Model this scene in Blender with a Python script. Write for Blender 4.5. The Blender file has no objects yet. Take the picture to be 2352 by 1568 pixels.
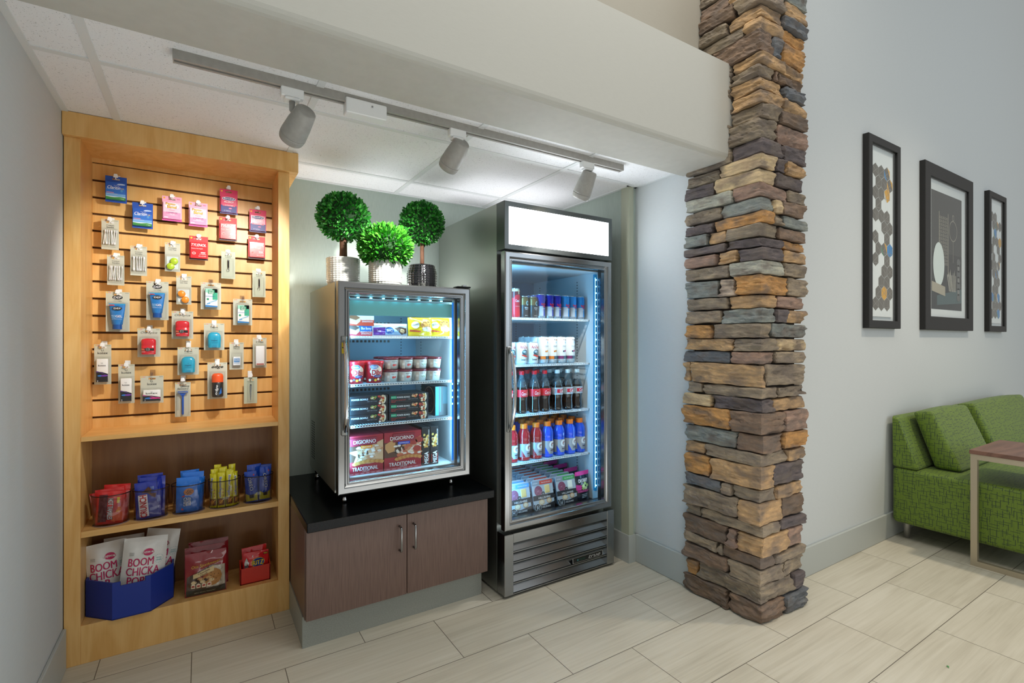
import bpy, bmesh, math, random
from mathutils import Vector, Matrix, noise
PI = math.pi
SC = bpy.context.scene
COL = SC.collection
# ------------------------------------------------------------------ camera, world, lights, exposure
cam = bpy.data.cameras.new('camera'); camo = bpy.data.objects.new('camera', cam); COL.objects.link(camo)
camo.location = (0, 0, 1.27); camo.rotation_euler = (PI/2, 0, -math.radians(32.05))
cam.sensor_fit = 'HORIZONTAL'; cam.sensor_width = 36; cam.lens = 1139/2352*36; cam.shift_y = -2/2352
cam.clip_start = .05; cam.clip_end = 60
SC.camera = camo
wd = bpy.data.worlds.new('lobby_daylight'); SC.world = wd; wd.use_nodes = True
wd.node_tree.nodes['Background'].inputs[0].default_value = (1, .992, .95, 1)
wd.node_tree.nodes['Background'].inputs[1].default_value = .47
vs = SC.view_settings; vs.view_transform = 'Standard'; vs.look = 'None'; vs.gamma = 1; vs.use_curve_mapping = False
vs.exposure = 0.0
SC.cycles.max_bounces = 8; SC.cycles.transparent_max_bounces = 16; SC.cycles.caustics_reflective = False; SC.cycles.caustics_refractive = False
SC.cycles.sample_clamp_indirect = 4

def light(name, kind, loc, energy, color, target=None, **kw):
    l = bpy.data.lights.new(name, kind); l.energy = energy; l.color = color
    for k, v in kw.items(): setattr(l, k, v)
    o = bpy.data.objects.new(name, l); COL.objects.link(o); o.location = loc
    if target: o.rotation_euler = (Vector(target)-Vector(loc)).to_track_quat('-Z', 'Y').to_euler()
    return o
# lobby ceiling luminaires
light('lobby_ceiling_light', 'AREA', (1.3, .75, 4.2), 54, (1, .965, .90), (1.3, .95, 0), size=1.7)
# added unseen fill lamp standing in for light bounced off the freezer top
light('alcove_fill_light', 'AREA', (.80, 2.73, 1.56), 3.2, (.97, .98, 1), (.80, 2.66, 3), shape='RECTANGLE', size=.80, size_y=.14)
light('floor_fill_light', 'AREA', (1.0, .45, .03), 16, (.95, .975, 1), (1.0, .55, 3), shape='RECTANGLE', size=2.8, size_y=1.3)  # added fill lamp just above the floor, imitating bounce off the tiles
light('header_fill_light', 'AREA', (1.61, 2.45, 1.965), 2.0, (.97, .98, 1), (1.61, 2.4, 3), shape='RECTANGLE', size=.66, size_y=.6)  # added fill lamp on top of the tall refrigerator, brightens the ceiling
light('lobby_downlight', 'SPOT', (4.3, -.4, 4.3), 260, (1, .86, .66), (4.0, -.2, 0), spot_size=1.7, spot_blend=.8, shadow_soft_size=.12)
light('lobby_window_light', 'AREA', (5.5, -3.2, 2.6), 50, (.72, .86, 1), (4.0, 1.4, 2.2), size=3)
# ------------------------------------------------------------------ materials
def s2l(c): return tuple(((x/255)/12.92 if x/255 <= .04045 else ((x/255+.055)/1.055)**2.4) for x in c)
def hx(h): return s2l((int(h[0:2], 16), int(h[2:4], 16), int(h[4:6], 16)))
MC = {}
def C(h, r=.5, m=0, e=0, name=None, coat=0, alpha=1):
    k = (h, r, m, e, coat, alpha)
    if k in MC: return MC[k]
    mt = bpy.data.materials.new(name or 'paint_'+h); mt.use_nodes = True
    b = mt.node_tree.nodes['Principled BSDF']; c = hx(h)
    b.inputs['Base Color'].default_value = (*c, 1); b.inputs['Roughness'].default_value = r; b.inputs['Metallic'].default_value = m
    if coat: b.inputs['Coat Weight'].default_value = coat; b.inputs['Coat Roughness'].default_value = .05
    if e: b.inputs['Emission Color'].default_value = (*c, 1); b.inputs['Emission Strength'].default_value = e
    if alpha < 1: b.inputs['Alpha'].default_value = alpha
    MC[k] = mt; return mt
def nm(name):
    mt = bpy.data.materials.new(name); mt.use_nodes = True; nt = mt.node_tree
    return mt, nt, nt.nodes['Principled BSDF'], lambda t: nt.nodes.new('ShaderNode'+t), nt.links.new
def ramp(N, stops):
    r = N('ValToRGB'); el = r.color_ramp.elements
    while len(el) < len(stops): el.new(.5)
    for e, (p, c) in zip(el, stops): e.position = p; e.color = (*c, 1)
    return r
def coords(N, L, scale=(1, 1, 1), out='Object', rot=(0, 0, 0)):
    t = N('TexCoord'); mp = N('Mapping'); mp.inputs['Scale'].default_value = scale; mp.inputs['Rotation'].default_value = rot
    L(t.outputs[out], mp.inputs[0]); return mp.outputs[0]
def noisy(name, h1, h2, scale, rough=.5, bump=0, detail=4, metal=0, bd=.002, lo=.35, hi=.65, coat=0):
    mt, nt, b, N, L = nm(name); v = coords(N, L, scale)
    n = N('TexNoise'); n.inputs['Scale'].default_value = 1; n.inputs['Detail'].default_value = detail; L(v, n.inputs['Vector'])
    r = ramp(N, [(lo, hx(h1)), (hi, hx(h2))]); L(n.outputs['Fac'], r.inputs[0]); L(r.outputs[0], b.inputs['Base Color'])
    b.inputs['Roughness'].default_value = rough; b.inputs['Metallic'].default_value = metal
    if coat: b.inputs['Coat Weight'].default_value = coat; b.inputs['Coat Roughness'].default_value = .1
    if bump:
        bp = N('Bump'); bp.inputs['Strength'].default_value = bump; bp.inputs['Distance'].default_value = bd
        L(n.outputs['Fac'], bp.inputs['Height']); L(bp.outputs[0], b.inputs['Normal'])
    return mt
def wood(name, h1, h2, axis='z', rough=.38):
    mt, nt, b, N, L = nm(name)
    sc = (9, 9, 1.3) if axis == 'z' else (1.3, 9, 9)
    v = coords(N, L, sc)
    w = N('TexNoise'); w.inputs['Scale'].default_value = 1; w.inputs['Detail'].default_value = 3; w.inputs['Distortion'].default_value = 1.2; L(v, w.inputs['Vector'])
    m1 = N('Math'); m1.operation = 'MULTIPLY'; m1.inputs[1].default_value = 7; L(w.outputs['Fac'], m1.inputs[0])
    m2 = N('Math'); m2.operation = 'PINGPONG'; m2.inputs[1].default_value = 1; L(m1.outputs[0], m2.inputs[0])
    sc2 = (260, 260, 9) if axis == 'z' else (9, 260, 260)
    v2 = coords(N, L, sc2); g = N('TexNoise'); g.inputs['Scale'].default_value = 1; g.inputs['Detail'].default_value = 2; L(v2, g.inputs['Vector'])
    mx = N('Mix'); mx.inputs[0].default_value = .45; L(m2.outputs[0], mx.inputs[2]); L(g.outputs['Fac'], mx.inputs[3])
    r = ramp(N, [(.12, hx(h1)), (.8, hx(h2))]); L(mx.outputs[0], r.inputs[0]); L(r.outputs[0], b.inputs['Base Color'])
    b.inputs['Roughness'].default_value = rough; return mt
M = {}
M['maple'] = wood('maple_veneer', 'd8a35a', 'e7ba76'); M['maple_h'] = wood('maple_veneer_across', 'd8a35a', 'e7ba76', 'x')
M['maple_shaded'] = wood('maple_shaded_veneer', '85592f', '946638')  # maple darkened to carry the shade of the lower compartments
M['walnut'] = wood('walnut_laminate', '5f4237', '7d5a4b', 'x', .4)
M['brown_lam'] = noisy('brown_wood_laminate', '604a42', '725a50', (420, 420, 10), .42)
M['granite'] = noisy('black_granite', '040506', '121416', (300, 300, 300), .25, detail=2)
M['granite'].node_tree.nodes['Principled BSDF'].inputs['Specular IOR Level'].default_value = .18
M['toe'] = noisy('grey_laminate', '8c8f88', '989b94', (200, 200, 200), .4)
M['wall'] = noisy('linen_wallpaper', 'c5cacb', 'c9cecf', (30, 30, 900), .75, bump=.06, bd=.0004)
M['wall_green'] = noisy('sage_wallpaper', 'a9b7ae', 'b2bfb7', (420, 420, 22), .75, bump=.12, bd=.0006)
M['wall_shaded'] = noisy('shaded_wallpaper', 'a29d91', 'a6a195', (30, 30, 900), .75); M['wall_beam'] = noisy('beam_wallpaper', 'bbbab2', 'bfbeb6', (30, 30, 900), .75, bump=.06, bd=.0004)  # upper wall: its shade is put into a darker wallpaper colour
M['base'] = C('b3b8b5', .5, name='baseboard_paint'); M['trim'] = C('b1b5a1', .5, name='trim_paint')
def ceiling_mat():
    mt, nt, b, N, L = nm('acoustic_tile'); v = coords(N, L, (1, 1, 1))
    n = N('TexNoise'); n.inputs['Scale'].default_value = 230; n.inputs['Detail'].default_value = 1.5; n.inputs['Distortion'].default_value = 1.2; L(v, n.inputs['Vector'])
    r = ramp(N, [(.29, hx('a9a9aa')), (.35, hx('f2f3f5'))]); L(n.outputs['Fac'], r.inputs[0]); L(r.outputs[0], b.inputs['Base Color']); b.inputs['Roughness'].default_value = .9
    bp = N('Bump'); bp.inputs['Strength'].default_value = .3; bp.inputs['Distance'].default_value = .002; L(r.outputs[0], bp.inputs['Height']); L(bp.outputs[0], b.inputs['Normal'])
    return mt
M['tile_c'] = ceiling_mat()
def floor_mat():
    mt, nt, b, N, L = nm('wood_look_tile')
    t = N('TexCoord'); br = N('TexBrick'); mp = N('Mapping')
    # running bond of 308 mm x 617 mm tiles
    mp.inputs['Location'].default_value = (-1.509, -1.477, 0)
    L(t.outputs['Object'], mp.inputs[0]); L(mp.outputs[0], br.inputs['Vector'])
    br.offset = .5; br.offset_frequency = 2; br.squash = 1
    br.inputs['Scale'].default_value = 1; br.inputs['Brick Width'].default_value = .617; br.inputs['Row Height'].default_value = .3095
    br.inputs['Mortar Size'].default_value = .0015; br.inputs['Mortar Smooth'].default_value = .1; br.inputs['Bias'].default_value = 0
    br.inputs['Color1'].default_value = (.0, .0, .0, 1); br.inputs['Color2'].default_value = (1, 1, 1, 1)
    ad = N('VectorMath'); ad.operation = 'ADD'; L(t.outputs['Object'], ad.inputs[0])
    sm = N('VectorMath'); sm.operation = 'SCALE'; sm.inputs['Scale'].default_value = 3.1; L(br.outputs['Color'], sm.inputs[0]); L(sm.outputs[0], ad.inputs[1])
    m2 = N('Mapping'); m2.inputs['Scale'].default_value = (1.7, 48, 26); L(ad.outputs[0], m2.inputs[0])
    n = N('TexNoise'); n.inputs['Scale'].default_value = 1; n.inputs['Detail'].default_value = 6; n.inputs['Distortion'].default_value = .7; n.inputs['Roughness'].default_value = .62; L(m2.outputs[0], n.inputs['Vector'])
    m3 = N('Mapping'); m3.inputs['Scale'].default_value = (1.6, 3.4, 1); L(ad.outputs[0], m3.inputs[0])
    n2 = N('TexNoise'); n2.inputs['Scale'].default_value = 1; n2.inputs['Detail'].default_value = 3; L(m3.outputs[0], n2.inputs['Vector'])
    mx = N('Mix'); mx.inputs[0].default_value = .4; L(n.outputs['Fac'], mx.inputs[2]); L(n2.outputs['Fac'], mx.inputs[3])
    r = ramp(N, [(.30, hx('b5ae9c')), (.5, hx('c9c3b2')), (.70, hx('d5d0c1'))]); L(mx.outputs[0], r.inputs[0])
    c = N('Mix'); c.data_type = 'RGBA'; L(br.outputs['Fac'], c.inputs[0]); L(r.outputs[0], c.inputs[6]); c.inputs[7].default_value = (*hx('6a6257'), 1)
    L(c.outputs[2], b.inputs['Base Color']); b.inputs['Roughness'].default_value = .42
    bp = N('Bump'); bp.invert = True; bp.inputs['Strength'].default_value = .5; bp.inputs['Distance'].default_value = .002; L(br.outputs['Fac'], bp.inputs['Height']); L(bp.outputs[0], b.inputs['Normal'])
    return mt
M['floor'] = floor_mat()
def steel(name, h='9a9b98', rough=.3, axis='z'):
    mt, nt, b, N, L = nm(name); v = coords(N, L, (900, 900, 3) if axis == 'z' else (3, 900, 900))
    n = N('TexNoise'); n.inputs['Scale'].default_value = 1; n.inputs['Detail'].default_value = 2; L(v, n.inputs['Vector'])
    mr = N('MapRange'); mr.inputs[3].default_value = rough-.06; mr.inputs[4].default_value = rough+.08; L(n.outputs['Fac'], mr.inputs[0]); L(mr.outputs[0], b.inputs['Roughness'])
    b.inputs['Base Color'].default_value = (*hx(h), 1); b.inputs['Metallic'].default_value = 1; return mt
M['steel'] = steel('brushed_steel'); M['steel_side'] = steel('brushed_steel_side', 'b0b4ae', .40, 'x'); M['steel_bright'] = steel('satin_steel', '9b9d9e', .2)
M['steel_hdr'] = steel('grey_painted_steel', '6c706f', .35)
M['chrome'] = C('d0d0d0', .12, 1, name='chrome'); M['blackp'] = C('0d0e10', .35, name='black_plastic'); M['white'] = C('eef0f0', .4, name='white_plastic')
M['led'] = C('9fe8ff', e=9, name='led_glow')
def glassy(name, tint=(1, 1, 1), ior=1.45, rough=.0, boost=1.0):
    mt, nt, b, N, L = nm(name); nt.nodes.remove(b); out = nt.nodes['Material Output']
    tr = N('BsdfTransparent'); tr.inputs[0].default_value = (*tint, 1); gl = N('BsdfGlossy'); gl.inputs['Roughness'].default_value = rough
    # Schlick reflectance from the angle alone, the same on both sides of a thin pane
    lw = N('LayerWeight'); lw.inputs[0].default_value = .5; pw = N('Math'); pw.operation = 'POWER'; pw.inputs[1].default_value = 5; L(lw.outputs['Facing'], pw.inputs[0])
    f0 = ((ior-1)/(ior+1))**2; ml = N('Math'); ml.operation = 'MULTIPLY_ADD'; ml.inputs[1].default_value = (1-f0)*boost; ml.inputs[2].default_value = f0*boost; mx = N('MixShader'); L(pw.outputs[0], ml.inputs[0]); L(ml.outputs[0], mx.inputs[0])
    L(tr.outputs[0], mx.inputs[1]); L(gl.outputs[0], mx.inputs[2]); L(mx.outputs[0], out.inputs[0]); return mt
M['glass'] = glassy('door_glass', (.95, .98, .99), boost=.5); M['clear'] = glassy('clear_plastic', (.96, .96, .96), 1.4, .08); M['acrylic'] = glassy('clear_acrylic', (.9, .88, .88), 1.5, .03)
M['picglass'] = glassy('picture_glass', (.98, .99, .99), 1.5, boost=.5)
# ------------------------------------------------------------------ mesh builder
TC = {}
def glyphs(s, bold=0, shear=0):
    k = (s, bold, shear)
    if k not in TC:
        cu = bpy.data.curves.new('t', 'FONT'); cu.body = s; cu.fill_mode = 'FRONT'; cu.resolution_u = 3; cu.shear = shear
        cu.align_x = 'LEFT'
        o = bpy.data.objects.new('t', cu); me = o.to_mesh()
        vv = [(v.co.x, v.co.y) for v in me.vertices]; ff = [tuple(p.vertices) for p in me.polygons]
        o.to_mesh_clear(); bpy.data.objects.remove(o); bpy.data.curves.remove(cu)
        if vv:
            x0 = min(v[0] for v in vv); x1 = max(v[0] for v in vv); y0 = min(v[1] for v in vv); y1 = max(v[1] for v in vv)
        else: x0 = y0 = 0; x1 = y1 = 1
        w = max(x1-x0, 1e-6); h = max(y1-y0, 1e-6)
        TC[k] = ([((x-x0)/w-.5, (y-y0)/h-.5) for x, y in vv], ff, w/h)
    return TC[k]
def finer(vs, fs, ml):
    """splits long edges so that print follows a curved pack"""
    bm = bmesh.new(); vv = [bm.verts.new(v) for v in vs]
    for f in fs:
        try: bm.faces.new([vv[a] for a in f])
        except ValueError: pass
    bmesh.ops.triangulate(bm, faces=[f for f in bm.faces if len(f.verts) > 4])
    for _ in range(5):
        e = [e for e in bm.edges if e.calc_length() > ml]
        if not e: break
        bmesh.ops.subdivide_edges(bm, edges=e, cuts=1)
        bmesh.ops.triangulate(bm, faces=[f for f in bm.faces if len(f.verts) > 4])
    bm.verts.index_update(); r = [v.co.copy() for v in bm.verts], [tuple(v.index for v in f.verts) for f in bm.faces]; bm.free(); return r
class MB:
    def __init__(s): s.v = []; s.f = []; s.mi = []; s.mats = []; s.sm = []; s.T = Matrix.Identity(4); s.W = None; s.maxl = .006
    def add(s, vs, fs, mat, smooth=False):
        if mat not in s.mats: s.mats.append(mat)
        if s.W: vs, fs = finer(vs, fs, s.maxl)
        i = s.mats.index(mat); n = len(s.v)
        for p in vs:
            p = s.T @ Vector(p)
            if s.W: p = s.W(p)
            s.v.append(p)
        for f in fs: s.f.append(tuple(n+a for a in f)); s.mi.append(i); s.sm.append(smooth)
        return s
    def box(s, x0, x1, y0, y1, z0, z1, mat, bev=0, seg=1):
        if bev <= 0:
            vs = [(x, y, z) for x in (x0, x1) for y in (y0, y1) for z in (z0, z1)]
            return s.add(vs, [(0, 1, 3, 2), (4, 6, 7, 5), (0, 4, 5, 1), (2, 3, 7, 6), (0, 2, 6, 4), (1, 5, 7, 3)], mat)
        bm = bmesh.new(); bmesh.ops.create_cube(bm, size=1)
        for v in bm.verts: v.co = ((x0+x1)/2+v.co.x*(x1-x0), (y0+y1)/2+v.co.y*(y1-y0), (z0+z1)/2+v.co.z*(z1-z0))
        bmesh.ops.bevel(bm, geom=bm.edges[:], offset=bev, segments=seg, affect='EDGES', profile=.5)
        s.bm(bm, mat, seg > 1); bm.free(); return s
    def bm(s, bm, mat, smooth=False):
        bm.verts.index_update()
        return s.add([v.co.copy() for v in bm.verts], [tuple(v.index for v in f.verts) for f in bm.faces], mat, smooth)
    def lathe(s, prof, mat, seg=20, c=(0, 0, 0), a0=0, a1=2*PI, smooth=True, sx=1, sy=1):
        full = abs(a1-a0-2*PI) < 1e-6; n = seg if full else seg+1; vs = []
        for r, z in prof:
            for i in range(n):
                a = a0+(a1-a0)*i/seg; vs.append((c[0]+r*math.cos(a)*sx, c[1]+r*math.sin(a)*sy, c[2]+z))
        fs = []
        for j in range(len(prof)-1):
            for i in range(seg):
                k = (i+1) % n if full else i+1
                fs.append((j*n+i, j*n+k, (j+1)*n+k, (j+1)*n+i))
        return s.add(vs, fs, mat, smooth)
    def disc(s, c, r, mat, seg=20, n='z', sx=1, sy=1):
        vs = []
        for i in range(seg):
            a = 2*PI*i/seg; u, w = r*sx*math.cos(a), r*sy*math.sin(a)
            vs.append((c[0]+u, c[1]+w, c[2]) if n == 'z' else (c[0]+u, c[1], c[2]+w) if n == 'y' else (c[0], c[1]-u, c[2]+w))
        return s.add(vs, [tuple(range(seg))], mat)
    def tube(s, pts, r, mat, seg=8, cap=True):
        pts = [Vector(p) for p in pts]; vs = []; n = len(pts); up = None
        for i, p in enumerate(pts):
            d = (pts[min(i+1, n-1)]-pts[max(i-1, 0)]).normalized()
            if up is None: up = d.orthogonal().normalized()
            up = (up-d*up.dot(d)); up = up.normalized() if up.length > 1e-6 else d.orthogonal().normalized(); q = d.cross(up)
            rr = r[i] if isinstance(r, (list, tuple)) else r
            for k in range(seg):
                a = 2*PI*k/seg; vs.append(p+(up*math.cos(a)+q*math.sin(a))*rr)
        fs = [(i*seg+k, i*seg+(k+1) % seg, (i+1)*seg+(k+1) % seg, (i+1)*seg+k) for i in range(n-1) for k in range(seg)]
        if cap: fs += [tuple(range(seg))[::-1], tuple((n-1)*seg+k for k in range(seg))]
        return s.add(vs, fs, mat, True)
    def prism(s, poly, a, b, mat, ax='y', smooth=False):
        """2-D outline swept from a to b along an axis"""
        n = len(poly); g = {'y': lambda u, w, t: (u, t, w), 'x': lambda u, w, t: (t, u, w), 'z': lambda u, w, t: (u, w, t)}[ax]
        vs = [g(u, w, a) for u, w in poly]+[g(u, w, b) for u, w in poly]
        fs = [(i, (i+1) % n, n+(i+1) % n, n+i) for i in range(n)]+[tuple(range(n))[::-1], tuple(range(n, 2*n))]
        return s.add(vs, fs, mat, smooth)
    def ring(s, x0, x1, z0, z1, prof, mat):
        """mitred rectangular frame; prof = [(inset, y)...]"""
        vs = []
        for i, y in prof: vs += [(x0+i, y, z0+i), (x1-i, y, z0+i), (x1-i, y, z1-i), (x0+i, y, z1-i)]
        fs = [(j*4+k, j*4+(k+1) % 4, (j+1)*4+(k+1) % 4, (j+1)*4+k) for j in range(len(prof)-1) for k in range(4)]
        return s.add(vs, fs, mat)
    def rect(s, x0, x1, z0, z1, y, mat, nx=1):
        vs = []; 
        for i in range(nx+1):
            x = x0+(x1-x0)*i/nx; vs += [(x, y, z0), (x, y, z1)]
        return s.add(vs, [(2*i, 2*i+2, 2*i+3, 2*i+1) for i in range(nx)], mat)
    def poly(s, pts, y, mat): return s.add([(x, y, z) for x, z in pts], [tuple(range(len(pts)))], mat)
    def ell(s, cx, cz, rx, rz, y, mat, seg=18): return s.poly([(cx+rx*math.cos(2*PI*i/seg), cz+rz*math.sin(2*PI*i/seg)) for i in range(seg)], y, mat)
    def txt(s, t, cx, cz, w, h, y, mat, rot=0, bold=.0, shear=0):
        """lettering facing -y, fitted into w x h"""
        vv, ff, ar = glyphs(t, 0, shear)
        if w is None: w = h*ar
        if h is None: h = w/ar
        c, q = math.cos(rot), math.sin(rot); b = min(bold, .12)*h*.5
        for k, (dx, dz) in enumerate(((0, 0),) if bold < .015 else ((-b, 0), (b, 0)) if bold < .06 else ((-b, -b), (b, -b), (-b, b), (b, b), (0, 0))):
            s.add([(cx+((x*w+dx)*c-(z*h+dz)*q), y-k*.00007, cz+((x*w+dx)*q+(z*h+dz)*c)) for x, z in vv], ff, mat)
        return s
    def build(s, name, parent=None, **kw):
        me = bpy.data.meshes.new(name); me.from_pydata(s.v, [], s.f)
        for m in s.mats: me.materials.append(m)
        me.polygons.foreach_set('material_index', s.mi); me.polygons.foreach_set('use_smooth', s.sm); me.update()
        if kw.get('weld'):
            bm = bmesh.new(); bm.from_mesh(me); bmesh.ops.remove_doubles(bm, verts=bm.verts, dist=1e-5); bm.to_mesh(me); bm.free()
        if kw.get('fix', True):
            bm = bmesh.new(); bm.from_mesh(me); bmesh.ops.recalc_face_normals(bm, faces=bm.faces); bm.to_mesh(me); bm.free()
        o = bpy.data.objects.new(name, me); COL.objects.link(o)
        if parent: o.parent = parent
        if kw.get('kind'): o['kind'] = kw['kind']
        if kw.get('loc'): o.location = kw['loc']
        if kw.get('bevel'):
            b = o.modifiers.new('b', 'BEVEL'); b.width = kw['bevel']; b.segments = 2; b.limit_method = 'ANGLE'
        return o
def tag(o, label, cat, group=None):
    o['label'] = label; o['category'] = cat
    if group: o['group'] = group
    return o
def thing(name, loc, label, cat, group=None, rz=0):
    o = bpy.data.objects.new(name, None); COL.objects.link(o); o.location = loc; o.rotation_euler = (0, 0, rz)
    o.empty_display_size = .05
    return tag(o, label, cat, group)
def copy(root, loc, label, rz=None, group=None):
    """copies a thing with copies of its parts and sub-parts"""
    def cp(o, par):
        c = o.copy(); COL.objects.link(c)
        if par: c.parent = par
        for ch in KIDS.get(o.name, []): cp(ch, c)
        return c
    KIDS = {}
    for o in root.children_recursive: KIDS.setdefault(o.parent.name, []).append(o)
    r = cp(root, None); r.location = loc; r['label'] = label
    if group: r['group'] = group
    if rz is not None: r.rotation_euler = (0, 0, rz)
    return r
# ------------------------------------------------------------------ the setting
XL, XR, YB, ZC = -.455, 2.13, 2.905, 2.155
def S(name, mb, **k): return mb.build(name, kind='structure', **k)
S('floor', MB().box(-1.2, 9, -3.5, 3.1, -.06, 0, M['floor']))
S('wall_left', MB().box(XL-.12, XL, -3.5, YB+.1, 0, 5, M['wall']))
S('wall_back', MB().box(XL, 2.08, YB, YB+.1, 0, 2.4, M['wall_green']))
S('wall_alcove_side', MB().box(2.08, 2.3, 2.055, YB+.1, 0, 2.4, M['wall_green']))
S('wall_return', MB().box(XR, XR+.15, 1.655, 2.055, 0, 2.4, M['wall']))
S('wall_right', MB().box(XR+.08, 9, 1.43, 1.55, 0, 5, M['wall']))
S('wall_upper', MB().box(XL, 2.3, 1.60, 1.7, 2.4, 5, M['wall_shaded']))
# dropped beam over the alcove opening, its lower lobby-side edge rounded
prof = [(1.437, 2.573), (1.437, 2.148)]+[(1.437+.022*(1-math.cos(a)), 2.148-.022*math.sin(a)) for a in (PI/6, PI/3, PI/2)]+[(1.718, 2.126), (1.718, 2.4), (1.60, 2.4), (1.60, 2.573)]
S('wall_beam', MB().prism([(y, z) for y, z in prof], XL, 2.14, M['wall_beam'], 'x'))
# acoustic ceiling with exposed tee bars
mb = MB(); mb.box(XL, 2.3, 1.70, YB, ZC, ZC+.02, M['tile_c'])
S('ceiling', mb)
mb = MB(); W = C('dfe2e2', .55, name='ceiling_tee')
for x in (-.287, .35, .985, 1.585): mb.box(x-.0125, x+.0125, 1.718, YB, ZC-.004, ZC, W)
for y in (2.03, 2.645): mb.box(XL, 2.08, y-.0125, y+.0125, ZC-.003, ZC, W)
mb.box(XL, XL+.02, 1.718, YB, ZC-.005, ZC, W).box(2.06, 2.08, 2.04, YB, ZC-.005, ZC, W).box(XL, 2.08, YB-.02, YB, ZC-.005, ZC, W).box(2.06, XR, 2.035, 2.055, ZC-.005, ZC, W).box(XR-.02, XR, 1.718, 2.055, ZC-.005, ZC, W)
S('trim_1', mb)
# baseboards and the corner trim of the alcove
def bb(name, segs, h=.158):
    mb = MB()
    for x0, x1, y0, y1 in segs: mb.box(x0, x1, y0, y1, 0, h, M['base'], bev=.003)
    S(name, mb)
bb('baseboard_left', [(XL, XL+.012, -3.5, 2.54)])
bb('baseboard_right', [(2.3, 9, 1.416, 1.43)])
bb('baseboard_return', [(XR-.013, XR, 1.655, 2.043)])
S('baseboard_alcove', MB().prism([(2.062, 2.040), (2.1165, 2.040), (2.1165, 2.0545), (2.0795, 2.0545), (2.0795, YB), (2.062, YB)], 0, .158, M['base'], 'z'))
mb = MB(); mb.prism([(2.069, 2.045), (2.104, 2.045), (2.104, 2.0555), (2.0805, 2.0555), (2.0805, 2.108), (2.069, 2.108)], .158, ZC-.0045, M['trim'], 'z')
S('trim_2', mb)
# ------------------------------------------------------------------ stone column
def stone_mat():
    mt, nt, b, N, L = nm('ledge_stone'); a = N('VertexColor'); a.layer_name = 'tone'
    v = coords(N, L, (14, 14, 55)); n = N('TexNoise'); n.inputs['Scale'].default_value = 1; n.inputs['Detail'].default_value = 6; n.inputs['Roughness'].default_value = .65; L(v, n.inputs['Vector'])
    r = ramp(N, [(.3, (.34, .34, .35)), (.5, (.5, .5, .5)), (.68, (.72, .69, .63))]); L(n.outputs['Fac'], r.inputs[0])
    mx = N('Mix'); mx.data_type = 'RGBA'; mx.blend_type = 'OVERLAY'; mx.inputs[0].default_value = 1; L(a.outputs[0], mx.inputs[6]); L(r.outputs[0], mx.inputs[7])
    v2 = coords(N, L, (9, 9, 16)); n2 = N('TexNoise'); n2.inputs['Scale'].default_value = 1; n2.inputs['Detail'].default_value = 3; L(v2, n2.inputs['Vector'])
    r2 = ramp(N, [(.47, (0, 0, 0)), (.66, (.75, .75, .75))]); L(n2.outputs['Fac'], r2.inputs[0])
    m2 = N('Mix'); m2.data_type = 'RGBA'; L(r2.outputs[0], m2.inputs[0]); L(mx.outputs[2], m2.inputs[6]); m2.inputs[7].default_value = (*hx('6d625a'), 1)
    L(m2.outputs[2], b.inputs['Base Color']); b.inputs['Roughness'].default_value = .82
    v3 = coords(N, L, (60, 60, 190)); n3 = N('TexNoise'); n3.inputs['Scale'].default_value = 1; n3.inputs['Detail'].default_value = 6; n3.inputs['Roughness'].default_value = .7; L(v3, n3.inputs['Vector'])
    bp = N('Bump'); bp.inputs['Strength'].default_value = .75; bp.inputs['Distance'].default_value = .006; L(n3.outputs['Fac'], bp.inputs['Height']); L(bp.outputs[0], b.inputs['Normal'])
    return mt
STONE = stone_mat()
TONE = dict(T='bd9b72', O='bf8f57', G='8a908c', B='86705f', D='655c5d', P='a08474', V='8f8270', L='b0b0a3', Y='ccb48f', S='6c7075', N='9a8b77', K='766353', W='bdab99')
rs = random.Random(5)
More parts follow.
